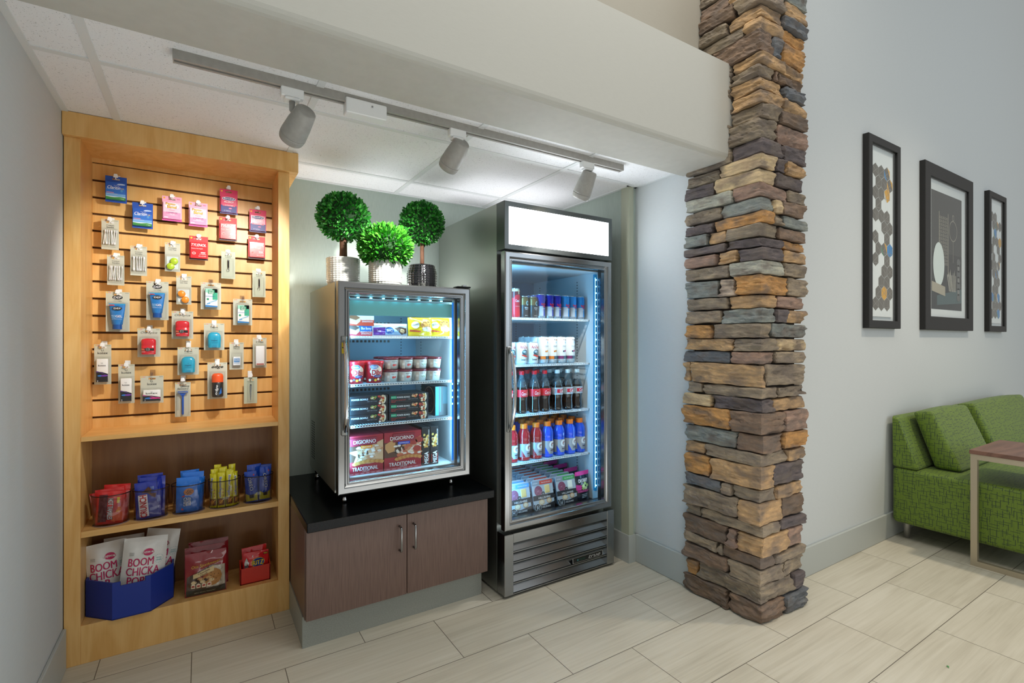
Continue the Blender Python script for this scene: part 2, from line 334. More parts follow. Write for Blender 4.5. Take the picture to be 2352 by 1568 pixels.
def stone(vs, fs, cs, x0, x1, y0, y1, z0, z1, tone, seed):
    """one split ledge stone: a gridded block, rounded at its arrises and roughened in strata"""
    d = (x1-x0, y1-y0, z1-z0); n = [max(3, min(26, int(q/.011))) for q in d]; n[2] = max(4, min(12, int(d[2]/.0075)))
    idx = {}; base = len(vs); ph = seed*7.31; amp = rs.uniform(.6, 1.25); tilt = rs.uniform(-.006, .006); tilt2 = rs.uniform(-.006, .006); rr = rs.uniform(.003, .009)
    cx, cy, cz = (x0+x1)/2, (y0+y1)/2, (z0+z1)/2
    def P(i, j, k):
        key = (i, j, k)
        if key in idx: return idx[key]
        p = Vector((x0+d[0]*i/n[0], y0+d[1]*j/n[1], z0+d[2]*k/n[2]))
        # round the arrises
        q = [p.x, p.y, p.z]; lo = (x0, y0, z0); hi = (x1, y1, z1); r = min(rr, d[2]*.42)
        inner = [min(max(q[a], lo[a]+r), hi[a]-r) for a in range(3)]; dv = Vector([q[a]-inner[a] for a in range(3)])
        if dv.length > 1e-6: p = Vector(inner)+dv.normalized()*min(r, dv.length) if sum(abs(c) > 1e-6 for c in dv) > 1 else p
        s1 = noise.noise(Vector((p.x*9+ph, p.y*9, p.z*24))); s2 = noise.noise(Vector((p.x*26, p.y*26+ph, p.z*85))); s3 = noise.noise(Vector((p.x*70, p.y*70, p.z*150+ph)))
        lay = math.floor(noise.noise(Vector((p.x*5+ph, p.y*5, p.z*70)))*3)/3
        o = amp*(s1*.013+s2*.006+s3*.003+lay*.006)
        if i == 0: p.x -= o
        if i == n[0]: p.x += o
        if j == 0: p.y -= o
        if j == n[1]: p.y += o
        zz = noise.noise(Vector((p.x*16+ph, p.y*16-ph, k*.7)))*.0045
        p.z += zz+(p.x-cx)*tilt*4+(p.y-cy)*tilt2*4
        p.x += (p.z-cz)*tilt*6; p.y += (p.z-cz)*tilt2*6
        idx[key] = len(vs); vs.append(p); return idx[key]
    def quad(a, b, c, e): fs.append((a, b, c, e)); cs.append(tone)
    for i in range(n[0]):
        for k in range(n[2]):
            quad(P(i, 0, k), P(i+1, 0, k), P(i+1, 0, k+1), P(i, 0, k+1)); quad(P(i, n[1], k), P(i, n[1], k+1), P(i+1, n[1], k+1), P(i+1, n[1], k))
        for j in range(n[1]):
            quad(P(i, j, 0), P(i, j+1, 0), P(i+1, j+1, 0), P(i+1, j, 0)); quad(P(i, j, n[2]), P(i+1, j, n[2]), P(i+1, j+1, n[2]), P(i, j+1, n[2]))
    for j in range(n[1]):
        for k in range(n[2]):
            quad(P(0, j, k), P(0, j, k+1), P(0, j+1, k+1), P(0, j+1, k)); quad(P(n[0], j, k), P(n[0], j+1, k), P(n[0], j+1, k+1), P(n[0], j, k+1))
# courses from the top down: heights (mm), left-face stones (depth mm from the front arris), corner stone, right-face stones (mm)
COURSES = []
def crs(z1, z0, left, corner, right): COURSES.append((z1/1000, z0/1000, left, corner, right))
crs(3700, 3560, [(200, 'V')], (200, 200, 'T'), [(150, 'N')])
crs(3560, 3485, [(150, 'K')], (227, 211, 'V'), [(100, 'T')])
crs(3485, 3425, [(150, 'K')], (220, 149, 'P'), [(100, 'N')])
crs(3425, 3315, [(150, 'B')], (231, 128, 'P'), [(100, 'N')])
crs(3315, 3240, [(150, 'V')], (235, 106, 'D'), [(100, 'N')])
crs(3240, 3180, [(150, 'V')], (255, 158, 'O'), [(100, 'O')])
crs(3180, 3070, [(150, 'B')], (243, 203, 'D'), [(100, 'N')])
crs(3070, 2976, [(150, 'V')], (167, 216, 'N'), [(100, 'N')])
crs(2976, 2917, [(82, 'V')], (104, 82, 'B'), [(271, 'N')])
crs(2917, 2846, [(64, 'B')], (158, 158, 'T'), [(195, 'G')])
crs(2846, 2781, [(128, 'K')], (131, 180, 'N'), [(149, 'T')])
crs(2781, 2721, [(50, 'V')], (165, 163, 'T'), [(160, 'S')])
crs(2721, 2662, [(172, 'V')], (87, 169, 'T'), [(184, 'O')])
crs(2662, 2562, [(76, 'V')], (252, 98, 'B'), [(76, 'S'), (191, 'O')])
crs(2562, 2506, [(115, 'V')], (144, 191, 'T'), [(229, 'T')])
crs(2506, 2455, [(111, 'V')], (148, 109, 'N'), [(32, 'B'), (194, 'K')])
crs(2455, 2393, [(108, 'V')], (151, 180, 'T'), [(191, 'S')])
crs(2393, 2334, [(108, 'V')], (151, 180, 'T'), [(215, 'T')])
crs(2334, 2269, [(104, 'V')], (155, 147, 'N'), [(188, 'K')])
crs(2269, 2177, [(97, 'V')], (162, 130, 'V'), [(241, 'P')])
crs(2177, 2104, [(111, 'V')], (148, 169, 'D'), [(166, 'D')])
crs(2104, 2043, [(50, 'V')], (209, 114, 'Y'), [(82, 'D'), (133, 'T')])
crs(2043, 1977, [(175, 'D')], (237, 124, 'Y'), [(197, 'D')])
crs(1977, 1915, [(248, 'L')], (140, 215, 'P'), [(133, 'V')])
crs(1915, 1850, [(219, 'V')], (197, 100, 'G'), [(61, 'Y'), (187, 'B')])
crs(1850, 1796, [(162, 'D')], (240, 100, 'O'), [(67, 'V'), (154, 'G')])
crs(1796, 1736, [(94, 'T'), (143, 'G')], (175, 134, 'V'), [(194, 'B')])
crs(1736, 1693, [(241, 'D')], (171, 173, 'D'), [(155, 'O')])
crs(1693, 1633, [(103, 'T'), (200, 'P')], (118, 179, 'D'), [(122, 'T')])
crs(1633, 1567, [(248, 'V')], (159, 179, 'L'), [(142, 'V')])
crs(1567, 1479, [(89, 'W'), (199, 'G')], (130, 211, 'O'), [(137, 'N')])
crs(1479, 1417, [(246, 'V')], (163, 126, 'T'), [(205, 'P')])
crs(1417, 1350, [(202, 'N')], (200, 112, 'G'), [(86, 'D'), (141, 'T')])
crs(1350, 1280, [(160, 'O')], (250, 88, 'N'), [(253, 'G')])
crs(1280, 1220, [(272, 'T')], (140, 124, 'V'), [(228, 'Y')])
crs(1220, 1162, [(263, 'S')], (153, 100, 'P'), [(195, 'N')])
crs(1162, 1060, [(42, 'T')], (379, 31, 'T'), [(317, 'N')])
crs(1060, 1006, [(113, 'N')], (310, 136, 'N'), [(202, 'V')])
crs(1006, 944, [(159, 'Y')], (255, 98, 'D'), [(232, 'T')])
crs(944, 844, [(261, 'O')], (151, 180, 'B'), [(153, 'P')])
crs(844, 763, [(302, 'G')], (121, 169, 'B'), [(237, 'O')])
crs(763, 702, [(135, 'T')], (293, 215, 'N'), [(150, 'T')])
crs(702, 600, [(164, 'O')], (261, 98, 'T'), [(213, 'D')])
crs(600, 541, [(57, 'N'), (222, 'S')], (138, 128, 'V'), [(192, 'T')])
crs(541, 442, [(310, 'N')], (109, 177, 'T'), [(183, 'K')])
crs(442, 390, [(98, 'V')], (319, 152, 'N'), [(186, 'D')])
crs(390, 298, [(46, 'P'), (243, 'K')], (123, 217, 'T'), [(103, 'P')])
crs(298, 244, [(27, 'V'), (207, 'N')], (191, 105, 'K'), [(215, 'N')])
crs(244, 168, [(253, 'B')], (166, 182, 'N'), [(141, 'N')])
crs(168, 86, [(90, 'O')], (333, 262, 'V'), [(91, 'D')])
crs(86, 0, [(248, 'K')], (164, 184, 'B'), [(169, 'S')])
X0, Y0, XE, YE = 2.108, 1.280, 2.462, 1.690
vs, fs, cs = [], [], []
for ci, (z1, z0, left, (cl, cr, ct), right) in enumerate(COURSES):
    g = .0035; jx, jy = rs.uniform(-.010, .008), rs.uniform(-.010, .008)
    ye = YE+rs.uniform(-.012, .012) if z0 < 2.12 else 1.60
    cl = min(cl/1000, ye-Y0)
    stone(vs, fs, cs, X0+jx, X0+cr/1000-g, Y0+jy, Y0+cl-g, z0+g*.5, z1-g*.5, ct, ci*10)
    y = Y0+cl
    for si, (w, t) in enumerate(left):
        yn = min(ye, y+w/1000) if si < len(left)-1 else ye
        if yn-y > .02: stone(vs, fs, cs, X0+rs.uniform(-.014, .006), X0+.16, y+g, yn-g, z0+g*.5+rs.uniform(0, .003), z1-g*.5-rs.uniform(0, .003), t, ci*10+si+1)
        y = yn
    x = X0+cr/1000
    for si, (w, t) in enumerate(right):
        xn = x+w/1000 if si < len(right)-1 else XE+rs.uniform(-.006, .03)
        if xn-x > .02: stone(vs, fs, cs, x+g, xn-g, Y0+rs.uniform(-.014, .006), Y0+.135, z0+g*.5+rs.uniform(0, .003), z1-g*.5-rs.uniform(0, .003), t, ci*10+si+5)
        x = xn
me = bpy.data.meshes.new('stone_column'); me.from_pydata(vs, [], fs); me.materials.append(STONE)
ca = me.color_attributes.new('tone', 'FLOAT_COLOR', 'CORNER'); buf = []
for t in cs: c = hx(TONE[t]); buf += [c[0]*.9, c[1]*.9, c[2]*.9, 1]*4
ca.data.foreach_set('color', buf); me.update()
bm = bmesh.new(); bm.from_mesh(me); bmesh.ops.recalc_face_normals(bm, faces=bm.faces); bm.to_mesh(me); bm.free()
col = bpy.data.objects.new('stone_column', me); COL.objects.link(col); col['kind'] = 'structure'
mb = MB(); MORT = C('3a3129', .9, name='dark_mortar')
mb.box(X0+.03, XE-.03, Y0+.03, 1.66, 0, 2.13, MORT).box(X0+.03, XE-.03, Y0+.03, 1.6, 2.13, 5, MORT)
mr = mb.build('mortar_core', col)
# ------------------------------------------------------------------ maple display cabinet
t = thing('display_cabinet', (-.05, 2.545, 0), 'tall maple retail display cabinet with slatwall back and two snack shelves', 'cabinet')
def L(mb, name, parent, loc=(.05, -2.545, 0), **k):   # geometry written in room coordinates under a thing's empty
    o = mb.build(name, parent, **k); o.location = loc; return o
MP, MPH = M['maple'], M['maple_h']
L(MB().box(-.452, -.402, 2.545, 2.565, 0, 2.062, MP, bev=.001).box(-.452, -.402, 2.565, 2.90, 0, 2.062, MP), 'side_post', t)
L(MB().box(.304, .352, 2.545, 2.565, 0, 2.062, MP, bev=.001).box(.304, .352, 2.565, 2.90, 0, 2.062, MP), 'side_post', t)
L(MB().box(-.4535, .388, 2.522, 2.90, 2.062, 2.153, MP, bev=.001), 'crown_board', t)
mb = MB()
zs = [2.0395, 1.966, 1.892, 1.820, 1.747, 1.674, 1.602, 1.527, 1.4525, 1.378, 1.305, 1.232, 1.159, 1.085, 1.010, .936, .89]
zt = 2.062
for i, z in enumerate(zs[1:]):
    zz = zs[i] if i == 0 else zs[i]-.0045
    mb.box(-.402, .304, 2.785, 2.796, z+.0045 if i < len(zs)-2 else .872, zz, MP, bev=.001)
mb.box(-.402, .304, 2.796, 2.81, .87, 2.06, C('5b3818', .8, name='slat_groove')); mb.box(-.402, .304, 2.782, 2.796, 2.0435, 2.062, MP)
L(mb, 'slatwall_panel', t)
L(MB().box(-.402, .304, 2.785, 2.80, .13, .872, M['maple_shaded']), 'back_panel', t)
L(MB().box(-.402, .304, 2.548, 2.785, .872, .8905, MPH, bev=.001), 'shelf', t)
L(MB().box(-.402, .304, 2.548, 2.785, .494, .518, MPH, bev=.001), 'shelf', t)
L(MB().box(-.402, .304, 2.5455, 2.785, 0, .150, MP, bev=.001), 'plinth', t)
# ------------------------------------------------------------------ base cabinet with black stone worktop
t = thing('base_cabinet', (.78, 2.15, 0), 'low brown laminate base cabinet with two doors and a grey toe kick', 'cabinet')
BL = M['brown_lam']; q = (-.78, -2.15, 0)
L(MB().box(.356, 1.198, 2.158, 2.895, .13, .502, BL), 'body', t, q)
L(MB().box(.352, 1.19, 2.19, 2.895, 0, .13, M['toe']), 'toe_kick', t, q)
for x0, x1, hxx in ((.3585, .7815, .748), (.7845, 1.198, .813)):
    d = L(MB().box(x0, x1, 2.14, 2.157, .132, .5, BL, bev=.001), 'door', t, q)
    mb = MB(); z0, z1 = .337, .443; y0 = 2.14; yy = 2.11
    mb.tube([(hxx, y0, z0), (hxx, yy+.008, z0), (hxx, yy+.002, z0+.003), (hxx, yy, z0+.010), (hxx, yy, z1-.010), (hxx, yy+.002, z1-.003), (hxx, yy+.008, z1), (hxx, y0, z1)], .0045, M['steel_bright'], 10)
    mb.build('handle', d)
wt = MB().box(-.431, .429, -.4, .4, 0, .038, M['granite'], bev=.003).build('worktop', loc=(.786, 2.502, .502))
tag(wt, 'black speckled stone worktop on the low brown cabinet', 'worktop')
# ------------------------------------------------------------------ refrigerators
ST, SS, SB = M['steel'], M['steel_side'], M['steel_bright']
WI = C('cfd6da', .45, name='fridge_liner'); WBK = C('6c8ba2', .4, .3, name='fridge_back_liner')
FX0, FX1, FY0, FY1, FZ1 = .497, 1.132, 2.2, 2.845, 1.53
t = thing('countertop_freezer', (.815, 2.55, .54), 'small stainless glass-door freezer standing on the black worktop', 'freezer'); q = (-.815, -2.55, -.54)
mb = MB(); w = .055
mb.box(FX0, FX0+w-.001, 2.262, FY1, .60, FZ1-.001, SS).box(FX1-w+.001, FX1, 2.262, FY1, .60, FZ1-.001, SS)
mb.box(FX0+w-.001, FX1-w+.001, 2.262, FY1, 1.475, FZ1-.001, SS).box(FX0+w-.001, FX1-w+.001, 2.262, FY1, .60, .652, SS).box(FX0+w-.001, FX1-w+.001, 2.80, FY1, .652, 1.475, SS)
for k in range(16): mb.box(FX0-.0015, FX0, 2.72, 2.80, .655+k*.0125, .660+k*.0125, M['blackp'])
L(mb, 'body', t, q)
mb = MB(); i0, i1 = FX0+w, FX1-w
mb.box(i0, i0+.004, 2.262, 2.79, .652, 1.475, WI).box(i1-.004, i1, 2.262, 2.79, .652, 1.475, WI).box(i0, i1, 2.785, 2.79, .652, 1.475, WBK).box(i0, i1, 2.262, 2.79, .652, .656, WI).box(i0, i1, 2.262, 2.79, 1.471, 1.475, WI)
for z in (1.31, 1.285, 1.26, 1.335, 1.36, .99, .965, 1.015, 1.04):
    for k in range(12): mb.box(.66+k*.022, .672+k*.022, 2.783, 2.785, z, z+.013, M['blackp'])
for k in range(46): mb.box(i1-.0055, i1-.004, 2.70, 2.705, .68+k*.017, .686+k*.017, M['blackp']); mb.box(.98, .985, 2.783, 2.785, .68+k*.017, .686+k*.017, M['blackp'])
mb.txt('DANGER - RISK OF FIRE OR EXPLOSION', .94, 1.372, .09, .006, 2.783, M['blackp']).txt('FLAMMABLE REFRIGERANT USED', .94, 1.36, .09, .006, 2.783, M['blackp'])
L(mb, 'liner', t, q)
def wire_shelf(x0, x1, y0, y1, z, parent, q):
    mb = MB(); Wt = C('e8eef2', .35, name='white_coated_wire')
    mb.box(x0, x1, y0, y0+.003, z-.010, z-.006, Wt).box(x0, x1, y0, y0+.003, z-.001, z+.0015, Wt)
    n = int((x1-x0)/.0125)
    for k in range(n+1):
        x = x0+(x1-x0)*k/n; mb.box(x-.0028, x+.0028, y0, y0+.003, z-.006, z-.001, Wt); mb.box(x-.001, x+.001, y0, y1, z-.003, z, Wt)
    mb.box(x0, x1, y0+.12, y0+.124, z-.006, z-.003, Wt).box(x0, x1, y1-.004, y1, z-.006, z-.003, Wt).box(x0, x1, y0+.26, y0+.264, z-.006, z-.003, Wt)
    mb.box(x0, x0+.006, y0, y1, z-.010, z, Wt).box(x1-.006, x1, y0, y1, z-.010, z, Wt)
    return L(mb, 'wire_shelf', parent, q)
for z in (1.290, 1.071, .885): wire_shelf(i0+.006, i1-.006, 2.27, 2.74, z, t, q)
mb = MB(); mb.box(i0+.006, i1-.004, 2.268, 2.272, 1.385, 1.452, C('80d0d0', .4, name='teal_light_shade'))
L(mb, 'light_shade', t, q)
mb = MB(); mb.box(i0+.008, i1-.008, 2.276, 2.29, 1.464, 1.471, M['blackp'])
for k in range(8): mb.box(i0+.04+k*.058, i0+.05+k*.058, 2.256, 2.262, 1.462, 1.466, C('59d0f0', e=22, name='led_cyan'))
mb.box(i1-.012, i1-.006, 2.264, 2.272, .67, 1.46, C('0b76d8', .4, e=.7))
for k in range(4): mb.box(i1-.013, i1-.010, 2.2635, 2.266, .95+k*.033, .958+k*.033, M['led'])
L(mb, 'light_strip', t, q)
def door_frame(mb, x0, x1, z0, z1, y, yb, mat, w=.052, gk=.021):
    mb.ring(x0, x1, z0, z1, [(0, yb), (0, y+.004), (.002, y+.001), (.006, y), (.026, y), (.029, y+.006), (.035, y+.011), (.040, y+.011), (.044, y+.007), (w-.004, y+.007), (w, y+.013), (w, yb)], mat)
    mb.ring(x0, x1, z0, z1, [(w, yb), (0, yb)], M['blackp'])
    mb.ring(x0+.012, x1-.012, z0+.012, z1-.012, [(0, yb), (0, yb+gk), (w-.02, yb+gk), (w-.02, yb)], M['blackp'])
d = MB(); door_frame(d, FX0, FX1, .603, 1.528, 2.2, 2.24, SB); d = L(d, 'door', t, q)
MB().box(FX0+.05, FX1-.05, 2.216, 2.219, .653, 1.478, M['glass']).build('glass_pane', d)
hm = MB(); hm.box(FX0+.012, FX0+.036, 2.188, 2.2, .86, 1.29, ST, bev=.003).tube([(FX0+.024, 2.175, .88), (FX0+.024, 2.152, .95), (FX0+.024, 2.148, 1.06), (FX0+.024, 2.155, 1.18), (FX0+.024, 2.18, 1.27)], .0085, M['chrome'], 8)
hm.build('handle', d)
mb = MB(); YL = C('e8c62a', .5, name='yellow_label'); mb.box(FX0+.012, FX0+.036, 2.1865, 2.188, 1.215, 1.262, YL).box(FX0+.013, FX0+.035, 2.1855, 2.187, 1.238, 1.242, M['blackp']); mb.build('warning_sticker', d)
MB().box(1.06, 1.135, 2.195, 2.25, 1.53, 1.537, M['blackp'], bev=.003).box(1.095, 1.115, 2.205, 2.225, 1.537, 1.545, M['steel']).build('hinge', d)
for x, y in ((.548, 2.30), (1.075, 2.305), (.52, 2.775), (1.09, 2.775)):
    L(MB().lathe([(.012, .60), (.012, .575), (.008, .572), (.008, .56), (.010, .557), (.013, .541), (0, .541)], M['chrome'], 14, (x, y, 0)), 'foot', t, q)
# tall merchandiser
t = thing('glass_door_refrigerator', (1.62, 2.45, 0), 'tall stainless drinks refrigerator with lit white header and glass door', 'refrigerator'); q = (-1.62, -2.45, 0)
TX0, TX1, TYB = 1.256, 1.968, 2.865; iX0, iX1 = 1.306, 1.930; ZF = .352
mb = MB()
mb.box(TX0, iX0, 2.15, TYB, .012, 1.957, SS).box(iX1, TX1, 2.15, TYB, .012, 1.957, SS).box(iX0, iX1, 2.15, TYB, 1.665, 1.957, SS).box(iX0, iX1, 2.15, TYB, .02, ZF, SS).box(iX0, iX1, 2.81, TYB, ZF, 1.665, SS)
L(mb, 'body', t, q)
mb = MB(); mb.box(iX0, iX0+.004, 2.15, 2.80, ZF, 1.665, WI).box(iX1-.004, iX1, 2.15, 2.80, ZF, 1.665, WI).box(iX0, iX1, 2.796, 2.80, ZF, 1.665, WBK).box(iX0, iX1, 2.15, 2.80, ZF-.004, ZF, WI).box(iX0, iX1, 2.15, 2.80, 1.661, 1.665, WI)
for x in (1.46, 1.78):
    mb.box(x-.009, x+.009, 2.794, 2.796, .40, 1.64, WBK)
    for k in range(72): mb.box(x-.0025, x+.0025, 2.7925, 2.794, .41+k*.017, .417+k*.017, M['blackp'])
for y in (2.33, 2.72):
    for k in range(72): mb.box(iX1-.0055, iX1-.004, y, y+.005, .41+k*.017, .417+k*.017, M['blackp'])
L(mb, 'liner', t, q)
SH = (1.392, 1.140, .873, .617)
for z in SH:
    s = wire_shelf(iX0+.008, iX1-.006, 2.22, 2.77, z, t, q)
# light strip on the hinge side
mb = MB(); mb.box(iX1-.020, iX1-.004, 2.155, 2.170, .41, 1.65, C('0a6a9c', .35, e=.5, name='blue_lens')).box(iX0+.001, iX0+.012, 2.155, 2.168, .41, 1.65, C('1488cc', .35, e=.6, name='blue_lens_b'))
for k in range(32): mb.ell(iX1-.0125, .44+k*.038, .003, .0042, 2.1535, M['led'], 8)
L(mb, 'light_strip', t, q)
d = MB(); door_frame(d, 1.259, 1.964, .333, 1.711, 2.075, 2.113, SB, w=.046, gk=.0365); d = L(d, 'door', t, q)
MB().box(1.30, 1.923, 2.088, 2.091, .375, 1.67, M['glass']).build('glass_pane', d)
hm = MB(); hx0 = 1.281
hm.box(hx0-.012, hx0+.012, 2.068, 2.076, .82, 1.24, ST, bev=.002).tube([(hx0, 2.072, 1.235), (hx0, 2.045, 1.20), (hx0+.003, 2.028, 1.12), (hx0+.004, 2.024, 1.03), (hx0+.003, 2.030, .93), (hx0, 2.048, .86), (hx0, 2.072, .825)], [.006, .009, .010, .010, .010, .009, .006], M['chrome'], 8)
hm.build('handle', d)
# lit header
HD = M['steel_hdr']
mb = MB(); mb.ring(TX0, TX1-.002, 1.7195, 1.957, [(0, 2.152), (0, 2.077), (.002, 2.075), (.0255, 2.075), (.0255, 2.08)], HD)
hd = L(mb, 'header', t, q)
MB().box(1.2805, 1.942, 2.0785, 2.081, 1.745, 1.932, C('f4faff', .3, e=9, name='lit_sign_panel')).build('sign_panel', hd)
# louvred lower grille
mb = MB(); mb.box(1.257, 1.309, 2.075, 2.15, .012, .314, SB, bev=.002).box(1.930, 1.982, 2.075, 2.11, .012, .314, SB, bev=.002).box(1.309, 1.930, 2.077, 2.11, .268, .314, SB, bev=.001)
L(mb, 'grille_frame', t, q)
L(MB().box(1.309, 1.93, 2.13, 2.148, .012, .27, M['blackp']), 'grille_backing', t, q)
for k in range(5):
    z = .222-k*.0515; pf = [(2.112, z+.043), (2.083, z+.004), (2.078, z+.002), (2.078, z-.003), (2.086, z-.003), (2.115, z+.037)]
    L(MB().prism(pf, 1.309, 1.930, SB, 'x'), 'louver', t, q)
# maker's plate hung on the louvres
mb = MB(); mb.T = Matrix.Translation((1.788, 2.0735, .091)); mb.box(-.105, .105, 0, .004, -.0145, .0145, M['chrome']); mb.box(-.1025, .1025, -.0006, .0, -.0125, .0125, M['blackp'])
mb.txt('true', .045, .000, .085, .016, -.0012, C('d7d9da', .3, .6), shear=.4, bold=.02).box(-.08, -.02, -.0012, -.0006, -.007, .006, C('0c2a22', .3)).txt('O', -.073, 0, .007, .008, -.0016, C('6fd0e8', .4))
L(mb, 'name_plate', t, q)
for x in (1.29, 1.95): [L(MB().lathe([(.02, .012), (.02, 0), (0, 0)], M['blackp'], 12, (x, y, 0)), 'foot', t, q) for y in (2.2, 2.8)]
# refrigerator lamps
light('refrigerator_strip_light', 'AREA', (1.918, 2.16, 1.03), 8.5, (.38, .75, 1), (1.6, 2.5, 1.03), shape='RECTANGLE', size=.02, size_y=1.2)
light('refrigerator_strip_light_left', 'AREA', (1.325, 2.165, 1.03), 6, (.15, .58, 1), (1.6, 2.55, 1.03), shape='RECTANGLE', size=.02, size_y=1.2)
light('freezer_top_light', 'AREA', (.815, 2.285, 1.462), 1.6, (.6, .88, 1), (.815, 2.36, 1.0), shape='RECTANGLE', size=.48, size_y=.012)
light('freezer_side_light', 'AREA', (1.062, 2.268, 1.02), 2.4, (.38, .75, 1), (.85, 2.45, 1.02), shape='RECTANGLE', size=.014, size_y=.66)
light('freezer_side_light_left', 'AREA', (.570, 2.268, 1.02), 1.8, (.18, .6, 1), (.8, 2.5, 1.02), shape='RECTANGLE', size=.014, size_y=.66)
# ------------------------------------------------------------------ track lighting
TG = noisy('track_enamel', '9c9a94', 'a4a29d', (50, 50, 50), .45)
mb = MB(); mb.prism([(1.817, 2.1545), (1.817, 2.126), (1.828, 2.126), (1.828, 2.139), (1.840, 2.139), (1.840, 2.126), (1.851, 2.126), (1.851, 2.1545)], -.073, 1.800, TG, 'x')
mb.box(-.0745, -.071, 1.8165, 1.8515, 2.1255, 2.1545, TG).box(1.798, 1.8015, 1.8165, 1.8515, 2.1255, 2.1545, TG).box(-.07, 1.79, 1.8295, 1.8385, 2.137, 2.1395, M['blackp'])
tr = mb.build('track_rail', loc=(0, 0, 0)); tag(tr, 'long white lighting track on the ceiling in front of the cabinet', 'track')
mb = MB(); mb.box(.437, .585, 1.811, 1.857, 2.088, 2.142, M['white'], bev=.003).tube([(.53, 1.8105, 2.125), (.53, 1.808, 2.125)], .003, M['steel'], 8)
L(mb, 'power_feed', tr, (0, 0, 0))
def spot(x, tgt, label, en, drop=.062, off=(0, 0)):
    t = thing('track_spotlight', (x, 1.834, 2.126), label, 'spotlight', 'spotlights on the ceiling track')
    MB().box(-.036, .036, -.015, .015, -.030, .003, M['white'], bev=.003).box(-.024, .024, -.018, .018, -.040, -.030, M['white'], bev=.003).build('track_adapter', t)
    MB().tube([(0, 0, -.038), (0, 0, -drop+.012), (off[0]*.6, off[1]*.6, -drop-.022)], .0095, TG, 12).build('stem', t)
    d = (Vector(tgt)-Vector((x, 1.813, 2.121-drop))).normalized(); r = (-d).to_track_quat('Z', 'Y').to_matrix().to_4x4()
    mb = MB(); mb.T = Matrix.Translation((off[0], off[1], -drop-.008)) @ r
    mb.lathe([(0, .022), (.030, .022), (.034, .018), (.041, -.040), (.044, -.080), (.044, -.084), (.0425, -.0845), (.0425, -.0855), (.044, -.086), (.044, -.090), (.042, -.104), (.040, -.110), (.034, -.110), (.034, -.085), (0, -.085)], TG, 32)
    h = mb.build('lamp_head', t)
    mb = MB(); mb.T = Matrix.Translation((off[0], off[1], -drop-.008)) @ r; mb.disc((0, 0, -.088), .032, C('fff0d8', e=6, name='spot_lens'), 20); mb.build('lens', t)
    p = Vector((x, 1.834, 2.126))+Vector((off[0], off[1], -drop-.008))+d*.125
    light('track_spot_beam', 'SPOT', p, en, (1, .955, .89), tgt, spot_size=1.25, spot_blend=.7, shadow_soft_size=.028)
spot(.262, (-.05, 2.78, 1.42), 'grey track spotlight nearest the maple cabinet, tilted the most', 48, .080, (.034, -.020))
spot(.883, (.72, 2.78, 1.35), 'grey track spotlight just right of the power feed box', 60, .056, (.010, -.006))
spot(1.575, (1.55, 2.45, 1.1), 'grey track spotlight at the pillar end of the track', 48, .056, (.006, -.004))
# ------------------------------------------------------------------ framed pictures
BK = noisy('black_stained_wood', '0e0c0a', '171411', (6, 200, 200), .55)
MAT_ = C('dfe3e3', .8, name='mat_board')
def frame(name, x0, x1, z0, z1, fw, label):
    t = thing(name, ((x0+x1)/2, 1.43, (z0+z1)/2), label, 'picture', 'framed pictures on the lobby wall'); q = (-(x0+x1)/2, -1.43, -(z0+z1)/2)
    L(MB().ring(x0, x1, z0, z1, [(0, 1.43), (0, 1.398), (.003, 1.395), (fw-.002, 1.395), (fw, 1.397), (fw, 1.428)], BK), 'frame', t, q)
    L(MB().rect(x0+fw, x1-fw, z0+fw, z1-fw, 1.42, MAT_), 'mat_board', t, q)
    L(MB().box(x0+fw, x1-fw, 1.403, 1.405, z0+fw, z1-fw, M['picglass']), 'glass', t, q)
    return t, q
def hexart(mb, cx, z0, z1, y, cols, seed):
    r = random.Random(seed); R = .046; dx = R*math.sqrt(3); dz = R*1.5; G = C('6d6861', .7); Gl = C('a39f98', .7)
    AC = [C('2a86c8', .6), C('e0a52e', .6), C('3f7d5c', .6), C('d9d4c8', .7)]
    row = 0; z = z0+R
    while z < z1-R*.8:
        for c in range(cols):
            x = cx+(c-(cols-1)/2)*dx+(dx/2 if row % 2 else 0)-dx/4
            u = r.random()
            if u < .13: continue
            pts = [(x+R*.97*math.sin(k*PI/3), z+R*.97*math.cos(k*PI/3)) for k in range(6)]
            if u > .80:
                a = r.choice(AC[:2]); b2 = r.choice(AC)
                mb.poly([pts[k] for k in (0, 1, 2)], y, a).poly([pts[k] for k in (3, 4, 5)], y, b2).poly([pts[0], pts[2], pts[3], pts[5]], y, G if r.random() < .5 else a)
            else:
                mb.poly(pts, y, G)
            for k in range(3):
                a, b_ = pts[k], pts[(k+r.choice((2, 3))) % 6]; nx, nz = (b_[1]-a[1]), -(b_[0]-a[0]); l = math.hypot(nx, nz)+1e-9; nx, nz = nx/l*.0011, nz/l*.0011
                mb.poly([(a[0]-nx, a[1]-nz), (b_[0]-nx, b_[1]-nz), (b_[0]+nx, b_[1]+nz), (a[0]+nx, a[1]+nz)], y-.0006, Gl)
        z += dz; row += 1
SHT = C('e9ecec', .8, name='art_paper')
for name, x0, x1, sd, lab in (('framed_print', 3.421, 3.866, 4, 'narrow black framed print of grey hexagons nearest the stone column'), ('framed_print', 5.59, 6.034, 9, 'narrow black framed print of grey hexagons above the far end of the sofa')):
    t, q = frame(name, x0, x1, 1.347, 2.531, .048, lab)
    mb = MB(); mb.box(x0+.085, x1-.085, 1.411, 1.419, 1.42, 2.445, SHT); hexart(mb, (x0+x1)/2, 1.455, 2.40, 1.4105, 3, sd); L(mb, 'print', t, q)
t, q = frame('framed_photograph', 4.264, 5.201, 1.347, 2.53, .095, 'wide black framed monochrome photograph of ornaments between two narrow prints')
mb = MB(); x0, x1, z0, z1 = 4.44, 5.03, 1.50, 2.36; mb.rect(x0, x1, z0, z1, 1.419, C('3c3b38', .7))
